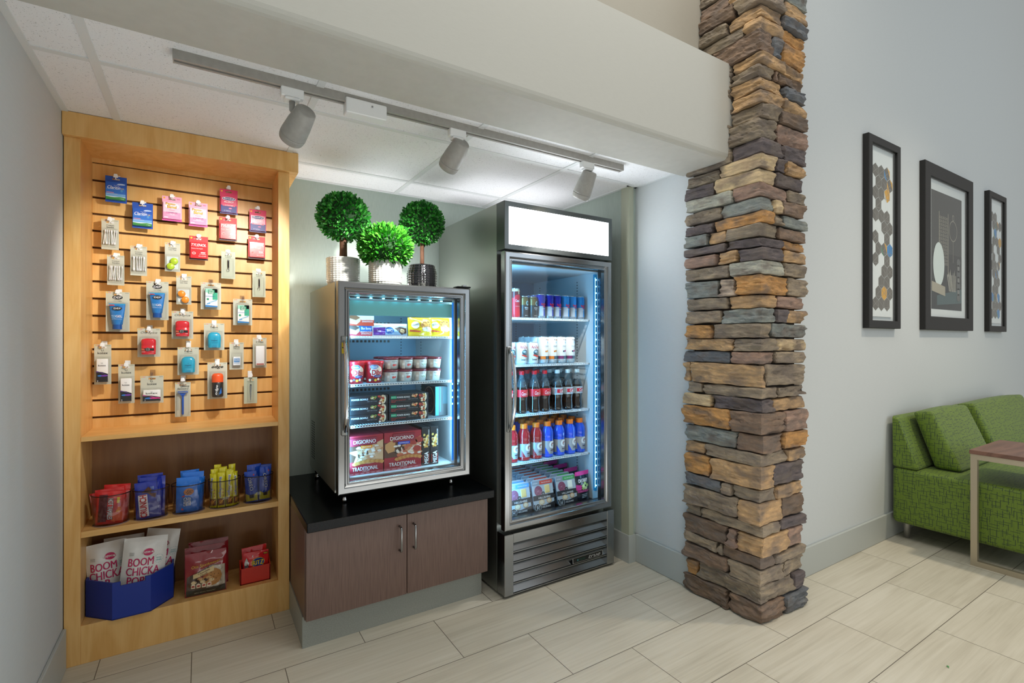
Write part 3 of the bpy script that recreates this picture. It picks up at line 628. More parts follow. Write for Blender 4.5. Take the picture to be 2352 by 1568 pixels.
mb.rect(x0, x1, z0+.17, z0+.42, 1.4188, C('262523', .7)).rect(x0, x1, z0, z0+.17, 1.4188, C('1c2122', .7)).poly([(x0+.1, z0+.10), (x1, z0+.17), (x1, z0+.06), (x0+.1, z0+.03)], 1.4186, C('3c5557', .6))
for i in range(5):
    for j in range(14): mb.ell(x0+.16+i*.032, z0+.34+j*.026, .0135, .011, 1.4182, C('8f8a7c', .7), 8); mb.ell(x0+.16+i*.032, z0+.34+j*.026, .008, .006, 1.418, C('3c3b38', .7), 8)
for xx in (x0+.138, x0+.312): mb.rect(xx-.004, xx+.004, z0+.25, z0+.72, 1.4178, C('a59f8e', .7))
mb.ell(x0+.13, z0+.33, .105, .16, 1.417, C('d9e3df', .7), 28).poly([(x0, z0+.13), (x0, z0+.20), (x0+.25, z0+.17), (x0+.25, z0+.10)], 1.4168, C('a8a08d', .7))
for k in range(24):
    a0, a1 = 2*PI*k/24, 2*PI*(k+1)/24; rx, rz = .08, .08
    mb.poly([(x0+.41+rx*math.cos(a0), z0+.60+rz*math.sin(a0)), (x0+.41+rx*math.cos(a1), z0+.60+rz*math.sin(a1)), (x0+.41+(rx-.008)*math.cos(a1), z0+.60+(rz-.008)*math.sin(a1)), (x0+.41+(rx-.008)*math.cos(a0), z0+.60+(rz-.008)*math.sin(a0))], 1.4178, C('8b877b', .7))
mb.rect(x0+.407, x0+.413, z0+.36, z0+.52, 1.4178, C('8b877b', .7)).ell(x0+.41, z0+.70, .02, .025, 1.4178, C('8b877b', .7)).ell(x0+.41, z0+.70, .013, .017, 1.4176, C('3c3b38', .7))
for k in range(7): mb.ell(x0+.52, z0+.10+k*.045, .036-.012*(k % 2), .03, 1.4174, C('7c7c78' if k % 2 else '5a5c5a', .6), 12)
for a in range(7): mb.poly([(x0+.33+.02*a, z0+.14), (x0+.34+.02*a, z0+.14), (x0+.30+.028*a, z0+.27+.02*(a % 3)), (x0+.29+.028*a, z0+.26)], 1.4172, C('b9b5a8', .6))
L(mb, 'photograph', t, q)
# ------------------------------------------------------------------ sofa and side table
def fabric():
    mt, nt, b, N, L_ = nm('green_crosshatch_fabric')
    def math_(op, x, v=None):
        m = N('Math'); m.operation = op; L_(x, m.inputs[0])
        if v is not None:
            if hasattr(v, 'links'): L_(v, m.inputs[1])
            else: m.inputs[1].default_value = v
        return m.outputs[0]
    def slub(sc, hu, hv, off):   # one thin dash in each cell of a stretched lattice
        t = N('TexCoord'); mp = N('Mapping'); mp.inputs['Scale'].default_value = sc; mp.inputs['Location'].default_value = off; L_(t.outputs['UV'], mp.inputs[0])
        v = N('TexVoronoi'); v.voronoi_dimensions = '2D'; v.distance = 'CHEBYCHEV'; v.inputs['Scale'].default_value = 1; v.inputs['Randomness'].default_value = .85; L_(mp.outputs[0], v.inputs['Vector'])
        d = N('VectorMath'); d.operation = 'SUBTRACT'; L_(mp.outputs[0], d.inputs[0]); L_(v.outputs['Position'], d.inputs[1])
        sx = N('SeparateXYZ'); L_(d.outputs[0], sx.inputs[0])
        return math_('MULTIPLY', math_('LESS_THAN', math_('ABSOLUTE', sx.outputs[0]), hu), math_('LESS_THAN', math_('ABSOLUTE', sx.outputs[1]), hv))
    a = math_('MAXIMUM', slub((46, 21, 1), .055, .42, (0, 0, 0)), slub((21, 46, 1), .42, .055, (5.3, 9.1, 0)))
    a = math_('MAXIMUM', a, math_('MULTIPLY', slub((70, 15, 1), .04, .40, (2.2, 3.7, 0)), .6))
    m1 = N('Mix'); m1.data_type = 'RGBA'; L_(a, m1.inputs[0]); m1.inputs[6].default_value = (*hx('60791d'), 1); m1.inputs[7].default_value = (*hx('1a3022'), 1)
    L_(m1.outputs[2], b.inputs['Base Color']); b.inputs['Roughness'].default_value = .6; b.inputs['Sheen Weight'].default_value = .1; return mt
FAB = fabric()
def soft(name, parent, verts, bev, loc=(0, 0, 0), puff=0.0):
    """upholstered block spanned by 8 corners (bottom 4 then top 4) with rounded, slightly crowned faces and box-projected uv"""
    V8 = [Vector(v) for v in verts]; D = ((V8[1]-V8[0]).length, (V8[3]-V8[0]).length, (V8[4]-V8[0]).length)
    def ticks(d):
        e = [0, bev*.25, bev*.55, bev*.8, bev]; m = [bev+(d-2*bev)*k/8 for k in range(1, 8)]; return e+m+[d-x for x in reversed(e)]
    TK = [ticks(d) for d in D]; n = [len(t)-1 for t in TK]; idx = {}; vs = []
    def P(i, j, k):
        key = (i, j, k)
        if key in idx: return idx[key]
        q = [TK[0][i], TK[1][j], TK[2][k]]; inn = [min(max(q[a], bev), D[a]-bev) for a in range(3)]; dv = Vector([q[a]-inn[a] for a in range(3)])
        if dv.length > 1e-9: dv = dv.normalized()*bev; q = [inn[a]+dv[a] for a in range(3)]
        if puff:
            u = [2*q[a]/D[a]-1 for a in range(3)]
            for a in range(3):
                o = [x for x in range(3) if x != a]; q[a] += u[a]*puff*(1-u[o[0]]**2)*(1-u[o[1]]**2)
        a, b_, c = q[0]/D[0], q[1]/D[1], q[2]/D[2]
        lo = V8[0]*(1-a)*(1-b_)+V8[1]*a*(1-b_)+V8[2]*a*b_+V8[3]*(1-a)*b_; hi = V8[4]*(1-a)*(1-b_)+V8[5]*a*(1-b_)+V8[6]*a*b_+V8[7]*(1-a)*b_
        idx[key] = len(vs); vs.append(lo*(1-c)+hi*c); return idx[key]
    fs = []; ax = []
    for s_ in (0, 1):
        for i in range(n[0]):
            for j in range(n[1]): fs.append([P(i, j, s_*n[2]), P(i+1, j, s_*n[2]), P(i+1, j+1, s_*n[2]), P(i, j+1, s_*n[2])]); ax.append(2)
            for k in range(n[2]): fs.append([P(i, s_*n[1], k), P(i+1, s_*n[1], k), P(i+1, s_*n[1], k+1), P(i, s_*n[1], k+1)]); ax.append(1)
        for j in range(n[1]):
            for k in range(n[2]): fs.append([P(s_*n[0], j, k), P(s_*n[0], j+1, k), P(s_*n[0], j+1, k+1), P(s_*n[0], j, k+1)]); ax.append(0)
    bm = bmesh.new(); bv = [bm.verts.new(v) for v in vs]; uv = bm.loops.layers.uv.new('UVMap')
    for f, a in zip(fs, ax):
        g = bm.faces.new([bv[x] for x in f]); g.smooth = True
        for l in g.loops: p = l.vert.co; l[uv].uv = ((p.y, p.z), (p.x, p.z), (p.x, p.y))[a]
    bmesh.ops.recalc_face_normals(bm, faces=bm.faces)
    me = bpy.data.meshes.new(name); bm.to_mesh(me); bm.free(); me.materials.append(FAB)
    o = bpy.data.objects.new(name, me); COL.objects.link(o); o.parent = parent; o.location = loc; return o
def hexa(x0, x1, y0, y1, z0, z1): return [(x0, y0, z0), (x1, y0, z0), (x1, y1, z0), (x0, y1, z0), (x0, y0, z1), (x1, y0, z1), (x1, y1, z1), (x0, y1, z1)]
t = thing('sofa', (4.9, 1.05, 0), 'armless green crosshatch upholstered sofa against the lobby wall', 'sofa')
P = lambda pts: [(x-4.9, y-1.05, z) for x, y, z in pts]
soft('seat_base', t, P(hexa(3.755, 6.1, .62, 1.405, .112, .462)), .028)
soft('backrest', t, P([(3.755, 1.262, .463), (6.1, 1.262, .463), (6.1, 1.405, .463), (3.755, 1.405, .463), (3.755, 1.370, .775), (6.1, 1.370, .775), (6.1, 1.405, .79), (3.755, 1.405, .79)]), .02)
for x in (3.86, 6.0):
    for y in (1.36, .70): MB().lathe([(.022, .115), (.022, .105), (.013, 0), (0, 0)], C('b9b7b2', .3, .7, name='brushed_leg'), 18, (x-4.9, y-1.05, 0)).build('leg', t)
def cushion(x0, x1, label, lift=0):
    # leaning back cushion: bottom front edge at y 1.10, top leaning on the backrest
    r = thing('sofa_cushion', ((x0+x1)/2, 1.2, .468), label, 'cushion', 'loose back cushions on the sofa'); w = (x1-x0)/2
    b = [(-w, -.10, .0), (w, -.10, .0), (w, .035, .0), (-w, .035, .0), (-w, .045, .355), (w, .045, .355), (w, .150, .340), (-w, .150, .340)]
    o = soft('cushion_body', r, b, .022, puff=.014); return r
cushion(3.91, 4.52, 'green patterned back cushion at the end of the sofa by the stone column')
cushion(4.66, 5.80, 'green patterned back cushion partly behind the side table top')
t = thing('side_table', (3.96, .78, 0), 'slim side table with walnut top and square metal loop leg', 'table'); q = (-3.96, -.78, 0)
L(MB().box(3.690, 4.22, .54, 1.008, .630, .652, M['walnut'], bev=.001), 'table_top', t, q)
SV = C('b4a993', .38, .55, name='champagne_steel')
mb = MB()
for x in (3.695,):
    mb.box(x, x+.028, .975, 1.004, 0, .629, SV).box(x, x+.028, .545, .574, 0, .629, SV).box(x, x+.028, .574, .975, .600, .629, SV).box(x, x+.028, .574, .975, 0, .029, SV)
mb.box(3.723, 4.2, .975, 1.004, .600, .629, SV).box(3.723, 4.2, .545, .574, .600, .629, SV)
L(mb, 'frame', t, q)
# ------------------------------------------------------------------ topiary plants on the freezer
def leafball(mb, c, rx, rz, n, size, cols, seed, zmin=-1, spiky=0):
    r = random.Random(seed); mats = [C(h, .38, name='leaf') for h in cols]
    for i in range(n):
        u = zmin+(1-zmin)*(i+.5)/n; a = i*2.399963+r.uniform(-.2, .2); q = math.sqrt(max(0, 1-u*u))
        nrm = Vector((q*math.cos(a), q*math.sin(a), u)); rr = r.uniform(.86, 1.02)
        p = Vector((c[0]+nrm.x*rx*rr, c[1]+nrm.y*rx*rr, c[2]+nrm.z*rz*rr))
        d = (nrm*(1.0+spiky)+Vector((r.uniform(-1, 1), r.uniform(-1, 1), r.uniform(-.5, 1)))*.8).normalized()
        s = d.cross(Vector((r.uniform(-1, 1), r.uniform(-1, 1), r.uniform(-1, 1)))).normalized(); up = s.cross(d)
        l = size*r.uniform(.75, 1.25); w = l*(.34 if not spiky else .26)
        pts = [p, p+d*l*.28+s*w*.8+up*l*.06, p+d*l*.68+s*w*.9+up*l*.06, p+d*l, p+d*l*.68-s*w*.9+up*l*.06, p+d*l*.28-s*w*.8+up*l*.06, p+d*l*.5-up*l*.04]
        mb.add(pts, [(0, 1, 6), (1, 2, 6), (2, 3, 6), (3, 4, 6), (4, 5, 6), (5, 0, 6)], r.choice(mats))
def hobnail_pot(mb, prof, mat, cols, rows, amp):
    H = prof[-1][1]; seg = cols*4; nz = rows*4; vs = []
    def rad(z):
        for (r0, z0), (r1, z1) in zip(prof, prof[1:]):
            if z <= z1+1e-9: return r0+(r1-r0)*(z-z0)/(z1-z0)
        return prof[-1][0]
    for j in range(nz+1):
        z = H*j/nz
        for i in range(seg):
            a = 2*PI*i/seg; b = amp*(abs(math.sin(i*PI/4))*abs(math.sin(j*PI/4))) if 0 < j < nz else 0
            rr = rad(z)+b; vs.append((rr*math.cos(a), rr*math.sin(a), z))
    mb.add(vs, [(j*seg+i, j*seg+(i+1) % seg, (j+1)*seg+(i+1) % seg, (j+1)*seg+i) for j in range(nz) for i in range(seg)], mat, True)
    r = rad(H); mb.lathe([(r, H), (r-.005, H+.002), (r-.009, H), (r-.010, H-.02), (0, H-.02)], mat, 48).disc((0, 0, .0005), rad(0), mat, 32)
CER = C('e9ebe6', .25, name='white_ceramic', coat=.5); BCER = C('16161a', .12, name='black_ceramic', coat=1)
BARK = noisy('stem_bark', '5c3b2a', '7d5a45', (60, 60, 18), .8, bump=.6)
G1 = ('2f8f2b', '257a26', '48ac3e', '1c6420'); G2 = ('46a52b', '359024', '63bd3d', '25701d')
def topiary(name, loc, label, pot, cols, rows, amp, pm, ball, G, n, size, seed, trunk=None, zmin=-1, spiky=0):
    t = thing(name, loc, label, 'plant', 'topiary plants on the small freezer')
    mb = MB(); hobnail_pot(mb, pot, pm, cols, rows, amp); mb.build('pot', t)
    if trunk: MB().tube([(0, 0, pot[-1][1]-.03), (.001, 0, pot[-1][1]+.04), (-.001, 0, ball[0])], trunk, BARK, 12).build('trunk', t)
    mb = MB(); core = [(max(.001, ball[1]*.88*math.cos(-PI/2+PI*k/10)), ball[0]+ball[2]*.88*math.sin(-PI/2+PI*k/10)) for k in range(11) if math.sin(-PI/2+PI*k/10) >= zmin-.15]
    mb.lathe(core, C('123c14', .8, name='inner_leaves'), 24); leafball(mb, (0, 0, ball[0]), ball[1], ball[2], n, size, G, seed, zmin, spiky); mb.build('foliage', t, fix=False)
topiary('potted_topiary', (.603, 2.56, 1.532), 'tallest ball topiary on a thick stem in a white dimpled pot, left of the three', [(.066, 0), (.078, .03), (.080, .148)], 30, 14, .0028, CER, (.357, .118, .112), G1, 1900, .019, 1, [.021, .018, .017])
topiary('potted_topiary', (.772, 2.415, 1.532), 'low bushy bright green plant spilling over a white dimpled pot', [(.068, 0), (.078, .025), (.079, .128)], 32, 13, .0028, CER, (.20, .117, .100), G2, 1500, .027, 2, None, -.75, 1.1)
topiary('potted_topiary', (1.022, 2.56, 1.532), 'ball topiary on a thin stem in a glossy black studded pot', [(.060, 0), (.078, .04), (.080, .10), (.066, .148)], 24, 11, .0035, BCER, (.378, .112, .110), G1, 1700, .019, 3, [.012, .011, .011])
# ------------------------------------------------------------------ carded goods on the slatwall
CARD = 'c3c3b2'; Kx = C('1c1c1c', .5); Wx = C('f2f2f2', .5)
YC_ = 2.742
def R(mb, x0, x1, z0, z1, h, y=-.0004, r=.45, nx=1): return mb.rect(x0, x1, z0, z1, y, C(h, r), nx)
GC, GH = 'carded goods on the slatwall', 'hooks on the slatwall'
def card(name, cx, zt, w, h, col, label, cat, short, clearhook=False, hookup=0, edge=None):
    t = thing(name, (cx, YC_, zt-h), label, cat, GC); m = C(col, .5); mb = MB(); T = .0009; s = .013
    mb.box(-w/2, w/2, 0, T, 0, h-.016, m).box(-w/2, -s, 0, T, h-.016, h-.009, m).box(s, w/2, 0, T, h-.016, h-.009, m).box(-w/2, w/2, 0, T, h-.009, h, m)
    if col == CARD: R(mb, w/2-.016, w/2-.003, h-.007, h-.002, 'a9a996', -.0003); R(mb, -w/2+.008, -w/2+.018, h-.006, h-.003, 'd98d80', -.0003); mb.ell(-w/2+.005, h-.0045, .0028, .0028, -.0003, C('e3c04a', .5), 8)
    mb.build('backing_card', t)
    z = zt-.0125
    hk = thing('display_hook', (cx, 2.785, z), ('clear' if clearhook else 'white')+' plastic hook holding '+short, 'hook', GH)
    hm = M['acrylic'] if clearhook else M['white']
    mb = MB(); up = .006+hookup; mb.box(-.010, .010, -.003, -.0005, -.006, .028+hookup, hm, bev=.0008)
    mb.tube([(0, -.002, 0), (0, -.05, 0), (0, -.055, .003)], .002, M['chrome'] if clearhook or hookup else hm, 8); mb.build('hook_arm', hk)
    mb = MB(); mb.T = Matrix.Translation((0, -.056, up+.003)); mb.prism([(-.0085, -.004), (.0085, -.004), (.0065, .009), (.0045, .012), (-.0045, .012), (-.0065, .009)], 0, .0012, hm); mb.ell(0, .001, .004, .0065, -.0012, hm, 14).prism([(.0042*math.cos(a*PI/7), .001+.0068*math.sin(a*PI/7)) for a in range(14)], -.0014, .0, hm); mb.build('hook_tag', hk)
    return t
def blister(t, x0, x1, z0, z1, d, tap=.003):
    mb = MB(); vs = [(x0, 0, z0), (x1, 0, z0), (x1, 0, z1), (x0, 0, z1), (x0+tap, -d, z0+tap), (x1-tap, -d, z0+tap), (x1-tap, -d, z1-tap), (x0+tap, -d, z1-tap)]
    mb.add(vs, [(4, 5, 6, 7), (0, 1, 5, 4), (1, 2, 6, 5), (2, 3, 7, 6), (3, 0, 4, 7)], M['clear']); mb.ring(x0-.004, x1+.004, z0-.004, z1+.004, [(0, -.0004), (.004, -.0008)], M['clear']); return mb.build('clear_blister', t, fix=False)
def header2(mb, a, b, z, w, c=Kx): mb.txt(a, 0, z+.0035, w, .006, -.0006, c, bold=.02); mb.txt(b, 0, z-.0045, w*.95, .006, -.0006, c, bold=.02)
# --- pill cards
def claritin(x, z, lab, sh):
    t = card('allergy_pill_card', x, z, .074, .113, '1f4fae', lab, 'medicine', sh)
    mb = MB(); D = -.011; mb.box(-.034, .034, D, -.0005, .008, .086, C('2a63b8', .35, coat=.4), bev=.001)
    y = D-.0006; R(mb, -.034, .034, .062, .086, '1d55b5', y); R(mb, -.034, .034, .036, .062, '2d6cc4', y); R(mb, -.034, .034, .024, .036, '6ea6da', y); R(mb, -.034, .034, .020, .024, 'cfe0ea', y)
    mb.poly([(-.034, .008), (.034, .008), (.034, .0205), (.015, .023), (-.01, .019), (-.034, .022)], y-.0003, C('3d8a3d')); mb.poly([(-.034, .008), (.034, .008), (.034, .011), (.0, .014), (-.034, .012)], y-.0005, C('1f6a35'))
    mb.ell(.02, .078, .013, .003, y-.0003, C('b8cdea'), 14).ell(.012, .0765, .008, .002, y-.0004, C('b8cdea'), 10)
    y -= .0008; mb.txt('Claritin', -.006, .062, .044, .0135, y, Wx, bold=.02, shear=.25).txt('24', .023, .059, .009, .007, y, C('e9c33c'), bold=.02); mb.txt('Non-Drowsy', .004, .071, .02, .003, y, Wx); R(mb, -.031, .010, .0535, .0545, '8fb4e6', y); mb.ell(.0205, .050, .0045, .0055, y, C('4f92c8'), 12); R(mb, -.031, -.006, .038, .041, 'c98fa0', y); R(mb, -.031, .006, .033, .035, 'b9c5d8', y)
    mb.txt('1 Tablet', .022, .015, .014, .003, y, Wx); mb.build('pill_box', t); return t
claritin(-.315, 1.983, 'blue allergy tablet card hung highest at the left of the slatwall', 'the highest blue allergy card')
claritin(-.222, 1.882, 'blue allergy tablet card hung just right of and below its twin', 'the lower blue allergy card')
def pepto(x, z, lab, sh):
    t = card('stomach_tablet_card', x, z, .074, .112, 'f0aac4', lab, 'medicine', sh)
    mb = MB(); D = -.010; R(mb, -.037, .037, 0, .012, 'cf4f9a'); mb.box(-.033, .033, D, -.0005, .008, .084, C('f3c3d3', .3, coat=.4), bev=.001); y = D-.0006
    R(mb, -.033, .033, .008, .038, 'ee8fb3', y); mb.txt('Pepto-', -.004, .074, .038, .013, y-.0003, C('8a1f2e'), bold=.09); mb.txt('Bismol', .0, .062, .034, .0125, y-.0003, C('8a1f2e'), bold=.09); mb.txt('Pepto-', -.004, .074, .036, .011, y-.0008, C('f4d21f'), bold=.04); mb.txt('Bismol', .0, .062, .032, .0105, y-.0008, C('f4d21f'), bold=.04)
    mb.ell(0, .067, .027, .0145, y-.0001, C('f8e4ec'), 20).txt('5 SYMPTOM', .0, .036, .040, .006, y-.0005, C('2b2a6b'), bold=.02).txt('RELIEF', .002, .0295, .02, .004, y-.0005, Wx); R(mb, -.02, .022, .0245, .0255, 'fbe6ee', y-.0004); R(mb, -.029, -.014, .013, .016, 'fbe6ee', y-.0004)
    mb.txt('Chewable', 0, .048, .022, .004, y-.0005, C('b83a78')); R(mb, -.02, -.002, .0955, .0965, 'd95a7c', -.0012); R(mb, .018, .03, .099, .104, 'e07ba5', -.0012); mb.ell(-.029, .103, .004, .004, -.0012, C('f4b52a'), 12)
    mb.build('pill_box', t); return t
pepto(-.114, 1.927, 'pink stomach tablet card, the left and higher of two', 'the higher pink stomach tablet card'); pepto(-.013, 1.914, 'pink stomach tablet card, the right and lower of two', 'the lower pink stomach tablet card')
def bena(x, z, lab, sh, h=.116):
    t = card('allergy_capsule_card', x, z, .0735, h, 'd8285f', lab, 'medicine', sh, hookup=.008)
    mb = MB(); D = -.010; R(mb, -.037, .037, 0, .01, '262a6e'); mb.box(-.033, .033, D, -.0005, .006, .082, C('d02a5c', .3, coat=.4), bev=.001); y = D-.0006
    R(mb, -.033, .033, .006, .040, '2a2d7a', y); mb.ell(0, .071, .028, .0085, y-.0002, C('f0eef4'), 20).ell(0, .071, .026, .007, y-.0004, C('27276e'), 20).txt('Benadryl', 0, .071, .040, .009, y-.0008, Wx, bold=.03).txt('ALLERGY', 0, .056, .040, .007, y-.0004, Wx, bold=.03); mb.box(-.026, .026, y-.001, y, .036, .043, C('e8476a', .4)); mb.txt('ULTRATABS', 0, .0395, .034, .004, y-.0015, Wx); mb.ell(.006, .026, .007, .003, y-.0005, C('e77aa0'), 12).txt('2 Tablets', -.006, .014, .028, .004, y-.0005, Wx); mb.ell(-.029, h-.010, .004, .004, -.001, C('f4b52a'), 12)
    mb.build('pill_box', t)
bena(.111, 1.995, 'magenta and navy allergy capsule card, the topmost item on the slatwall', 'the topmost magenta allergy card', .118); bena(.236, 1.915, 'magenta and navy allergy capsule card hung at the right end of the slatwall', 'the magenta allergy card at the right end', .111)
def tyl(x, z, lab, sh):
    t = card('pain_relief_card', x, z, .074, .111, 'd21f26', lab, 'medicine', sh)
    mb = MB(); D = -.010; R(mb, -.037, .037, 0, .009, '3a1214'); mb.box(-.033, .033, D, -.0005, .007, .082, C('cf1a22', .25, coat=.5), bev=.001); y = D-.0006
    mb.txt('TYLENOL', 0, .069, .058, .012, y, Wx, bold=.04, shear=.25); mb.txt('Extra Strength', -.006, .052, .044, .0055, y, Wx, bold=.02); mb.txt('2 Caplets', .016, .026, .026, .0055, y, Wx, bold=.02).txt('500 mg each', .014, .017, .030, .005, y, Wx, bold=.02); mb.ell(-.019, .030, .0075, .006, y, C('f1d9d6'), 16).ell(-.019, .030, .006, .0045, y-.0004, C('d84a4c'), 14); mb.box(.008, .026, y-.001, y, .0315, .0365, C('f3e4e2', .4), bev=.0004); mb.ell(-.029, .102, .0045, .0045, -.001, C('f4b52a'), 12); R(mb, -.02, .0, .097, .098, 'f3d0d0', -.001)
    mb.build('pill_box', t)
tyl(.108, 1.860, 'red pain relief card directly below the topmost magenta card', 'the red pain relief card below the topmost card'); tyl(-.011, 1.757, 'red pain relief card hung below the two pink cards', 'the red pain relief card below the pink cards'); tyl(.231, 1.783, 'red pain relief card at the right end of the slatwall', 'the red pain relief card at the right end')
def swabs(x, z, lab, sh, sd):
    t = card('cotton_swab_card', x, z, .059, .130, CARD, lab, 'toiletry', sh); mb = MB(); header2(mb, 'Cotton', 'Swabs', .101, .026); mb.build('lettering', t); r = random.Random(sd)
    mb = MB()
    for k in range(9):
        x0 = -.019+k*.0048; a = r.uniform(-.004, .004); b = r.uniform(-.004, .004); y = -.006-.003*(k % 2); p0, p1 = Vector((x0+a, y, .020)), Vector((x0+b, y, .084)); d = (p1-p0)
        mb.tube([p0, p0+d*.02, p0+d*.14, p0+d*.18, p0+d*.82, p0+d*.86, p0+d*.98, p1], [.0006, .0022, .0024, .0013, .0013, .0024, .0022, .0006], Wx, 7)
    mb.build('swab_bundle', t); blister(t, -.0245, .0245, .012, .090, .014)
swabs(-.335, 1.794, 'cotton swab card, the highest and leftmost of three', 'the highest cotton swab card', 1); swabs(-.236, 1.688, 'cotton swab card, the right one of three', 'the right cotton swab card', 2); swabs(-.316, 1.641, 'cotton swab card, the lowest of three', 'the lowest cotton swab card', 3)
def lens(x, z, lab, sh, colr, c1, c2):
    t = card('contact_lens_case_card', x, z, .058, .130, CARD, lab, 'toiletry', sh); mb = MB(); header2(mb, 'Contact', 'Lens Case', .104, .030); R(mb, -.022, .022, .012, .068, 'd5dfe0', -.0008); mb.build('lettering', t)
    mb = MB(); m = C(colr, .35)
    for cx, cz in (c1, c2):
        mb.T = Matrix.Translation((cx, -.004, cz)) @ Matrix.Rotation(PI/2, 4, 'X'); mb.lathe([(.0150, 0), (.0150, .007), (.0135, .009), (0, .0095)], m, 24)
    mb.T = Matrix.Identity(4); mb.box(-.012, .012, -.004, -.001, .018, .048, Wx, bev=.001); mb.build('lens_case', t); blister(t, -.025, .025, .006, .076, .017)
lens(-.112, 1.715, 'contact lens case card with two lime green caps', 'the lime lens case card', 'b8d62e', (.0062, .047), (-.0070, .023)); lens(-.069, 1.567, 'contact lens case card with two orange caps', 'the orange lens case card', 'f2951f', (-.0085, .048), (.0055, .021))
def clip(x, z, lab, sh):
    t = card('nail_clipper_card', x, z, .058, .130, 'b9bfa8', lab, 'toiletry', sh); mb = MB(); header2(mb, 'Nail', 'Clipper', .106, .026)
    mb.build('lettering', t); mb = MB(); CH = M['chrome']
    mb.box(-.0035, .0035, -.005, -.003, .046, .090, CH, bev=.0006).box(-.0035, .0035, -.009, -.007, .050, .088, CH, bev=.0006).box(-.004, .004, -.009, -.003, .086, .090, CH, bev=.0008).tube([(0, -.010, .052), (0, -.0115, .07), (0, -.0095, .084)], .0026, C('1a1d25', .3, .5), 8)
    mb.tube([(.006*math.cos(a*PI/6)-.002, -.006, .040+.006*math.sin(a*PI/6)) for a in range(13)], .0007, CH, 6, cap=False); mb.build('nail_clipper', t); blister(t, -.022, .022, .008, .096, .013)
clip(.109, 1.697, 'nail clipper card below the red cards', 'the upper nail clipper card'); clip(.241, 1.615, 'nail clipper card at the right end of the slatwall', 'the lower nail clipper card')
def gel(x, z, lab, sh):
    t = card('hair_gel_card', x, z, .082, .173, CARD, lab, 'toiletry', sh); mb = MB(); mb.ell(-.001, .149, .018, .0095, -.0006, Kx, 24).txt('DEP', -.001, .149, .027, .009, -.0010, Wx, bold=.04, shear=.2).txt('SPORT', -.008, .1335, .012, .005, -.0008, C('8c8c84')).txt('GEL', .007, .1335, .014, .006, -.0008, C('4b4b45'), bold=.03); mb.build('lettering', t)
    mb = MB(); m = C('1d78c4', .25, coat=.5); sec = []
    for zz, w, d in ((.010, .016, .014), (.030, .0165, .015), (.0305, .0185, .015), (.06, .0225, .013), (.09, .0258, .008), (.118, .0285, .002)): sec.append([(w*math.cos(a*PI/10), -.016+d*math.sin(a*PI/10)*.9, zz) for a in range(20)])
    vs = [p for s_ in sec for p in s_]; mb.add(vs, [(j*20+i, j*20+(i+1) % 20, (j+1)*20+(i+1) % 20, (j+1)*20+i) for j in range(5) for i in range(20)], m, True); mb.poly([(p[0], p[2]) for p in sec[0]], -.016, m)
    mb.lathe([(.0165, .010), (.0165, .030)], C('0e4f9c', .3), 24, (0, -.016, 0), sy=.85).disc((0, -.016, .010), .0165, C('0e4f9c', .3), 20, sy=.85)
    mb.box(-.0285, .0285, -.018, -.014, .116, .121, C('2aa0d8', .3))
    y = -.0312; mb.ell(.001, .100, .0165, .0085, -.0262, Kx, 22).txt('DEP', .001, .100, .024, .007, -.0268, Wx, bold=.04).poly([(-.027, .112), (-.008, .112), (-.010, .1155), (-.028, .1155)], -.0225, C('e2463c')); mb.txt('GEL', .007, .066, .022, .0095, -.0300, Wx, bold=.05).txt('FLEX', -.011, .068, .013, .006, -.0300, C('9fd3ef'), bold=.03).txt('HOLD', -.011, .061, .013, .005, -.0302, C('9fd3ef')).txt('ULTIMATE HOLD', .0, .054, .034, .004, -.0304, C('b9dcef')); mb.build('gel_tube', t); blister(t, -.033, .034, .005, .126, .037, .005)
gel(-.168, 1.536, 'blue hair gel tube card, the higher of two', 'the higher hair gel card'); gel(-.309, 1.482, 'blue hair gel tube card, the lower of two, at the left edge', 'the lower hair gel card')
def opti(x, z, lab, sh):
    t = card('lens_solution_card', x, z, .082, .127, CARD, lab, 'toiletry', sh, clearhook=True, hookup=.004); mb = MB(); mb.txt('Multi-Purpose', 0, .110, .036, .0045, -.0006, Kx, bold=.02).txt('Disinfecting Solution', 0, .1035, .052, .0045, -.0006, Kx, bold=.02); mb.build('lettering', t)
    mb = MB(); D = -.022; mb.box(-.023, .026, D, -.001, .010, .096, C('f3f6f4', .35), bev=.0008); y = D-.0006
    R(mb, .006, .026, .045, .096, '35b08a', y); R(mb, -.023, .026, .078, .096, '9fd9c3', y); mb.box(-.012, .014, y-.001, y, .072, .091, C('1f9a6c', .4), bev=.0005); mb.txt('OPTI-', .001, .0855, .020, .007, y-.0016, Wx, bold=.03).txt('FREE', .001, .0765, .018, .007, y-.0016, Wx, bold=.03).txt('puremoist', -.002, .060, .036, .0075, y-.0005, C('3f86bd'), bold=.02)
    mb.ell(-.013, .047, .005, .005, y-.0004, C('1f9a6c'), 14).poly([(-.018, .026), (.022, .040), (.024, .046), (-.002, .035)], y-.0004, C('7fbfe0')).poly([(-.023, .010), (.026, .010), (.026, .016), (-.023, .020)], y-.0004, C('2d7fc0')).poly([(-.018, .022), (-.002, .026), (-.006, .032), (-.016, .028)], y-.0005, C('5fa4d8')); mb.build('solution_box', t); blister(t, -.031, .032, .005, .100, .026)
opti(.038, 1.544, 'green and white lens solution card, the left one', 'the left lens solution card'); opti(.170, 1.472, 'green and white lens solution card, the right one', 'the right lens solution card')
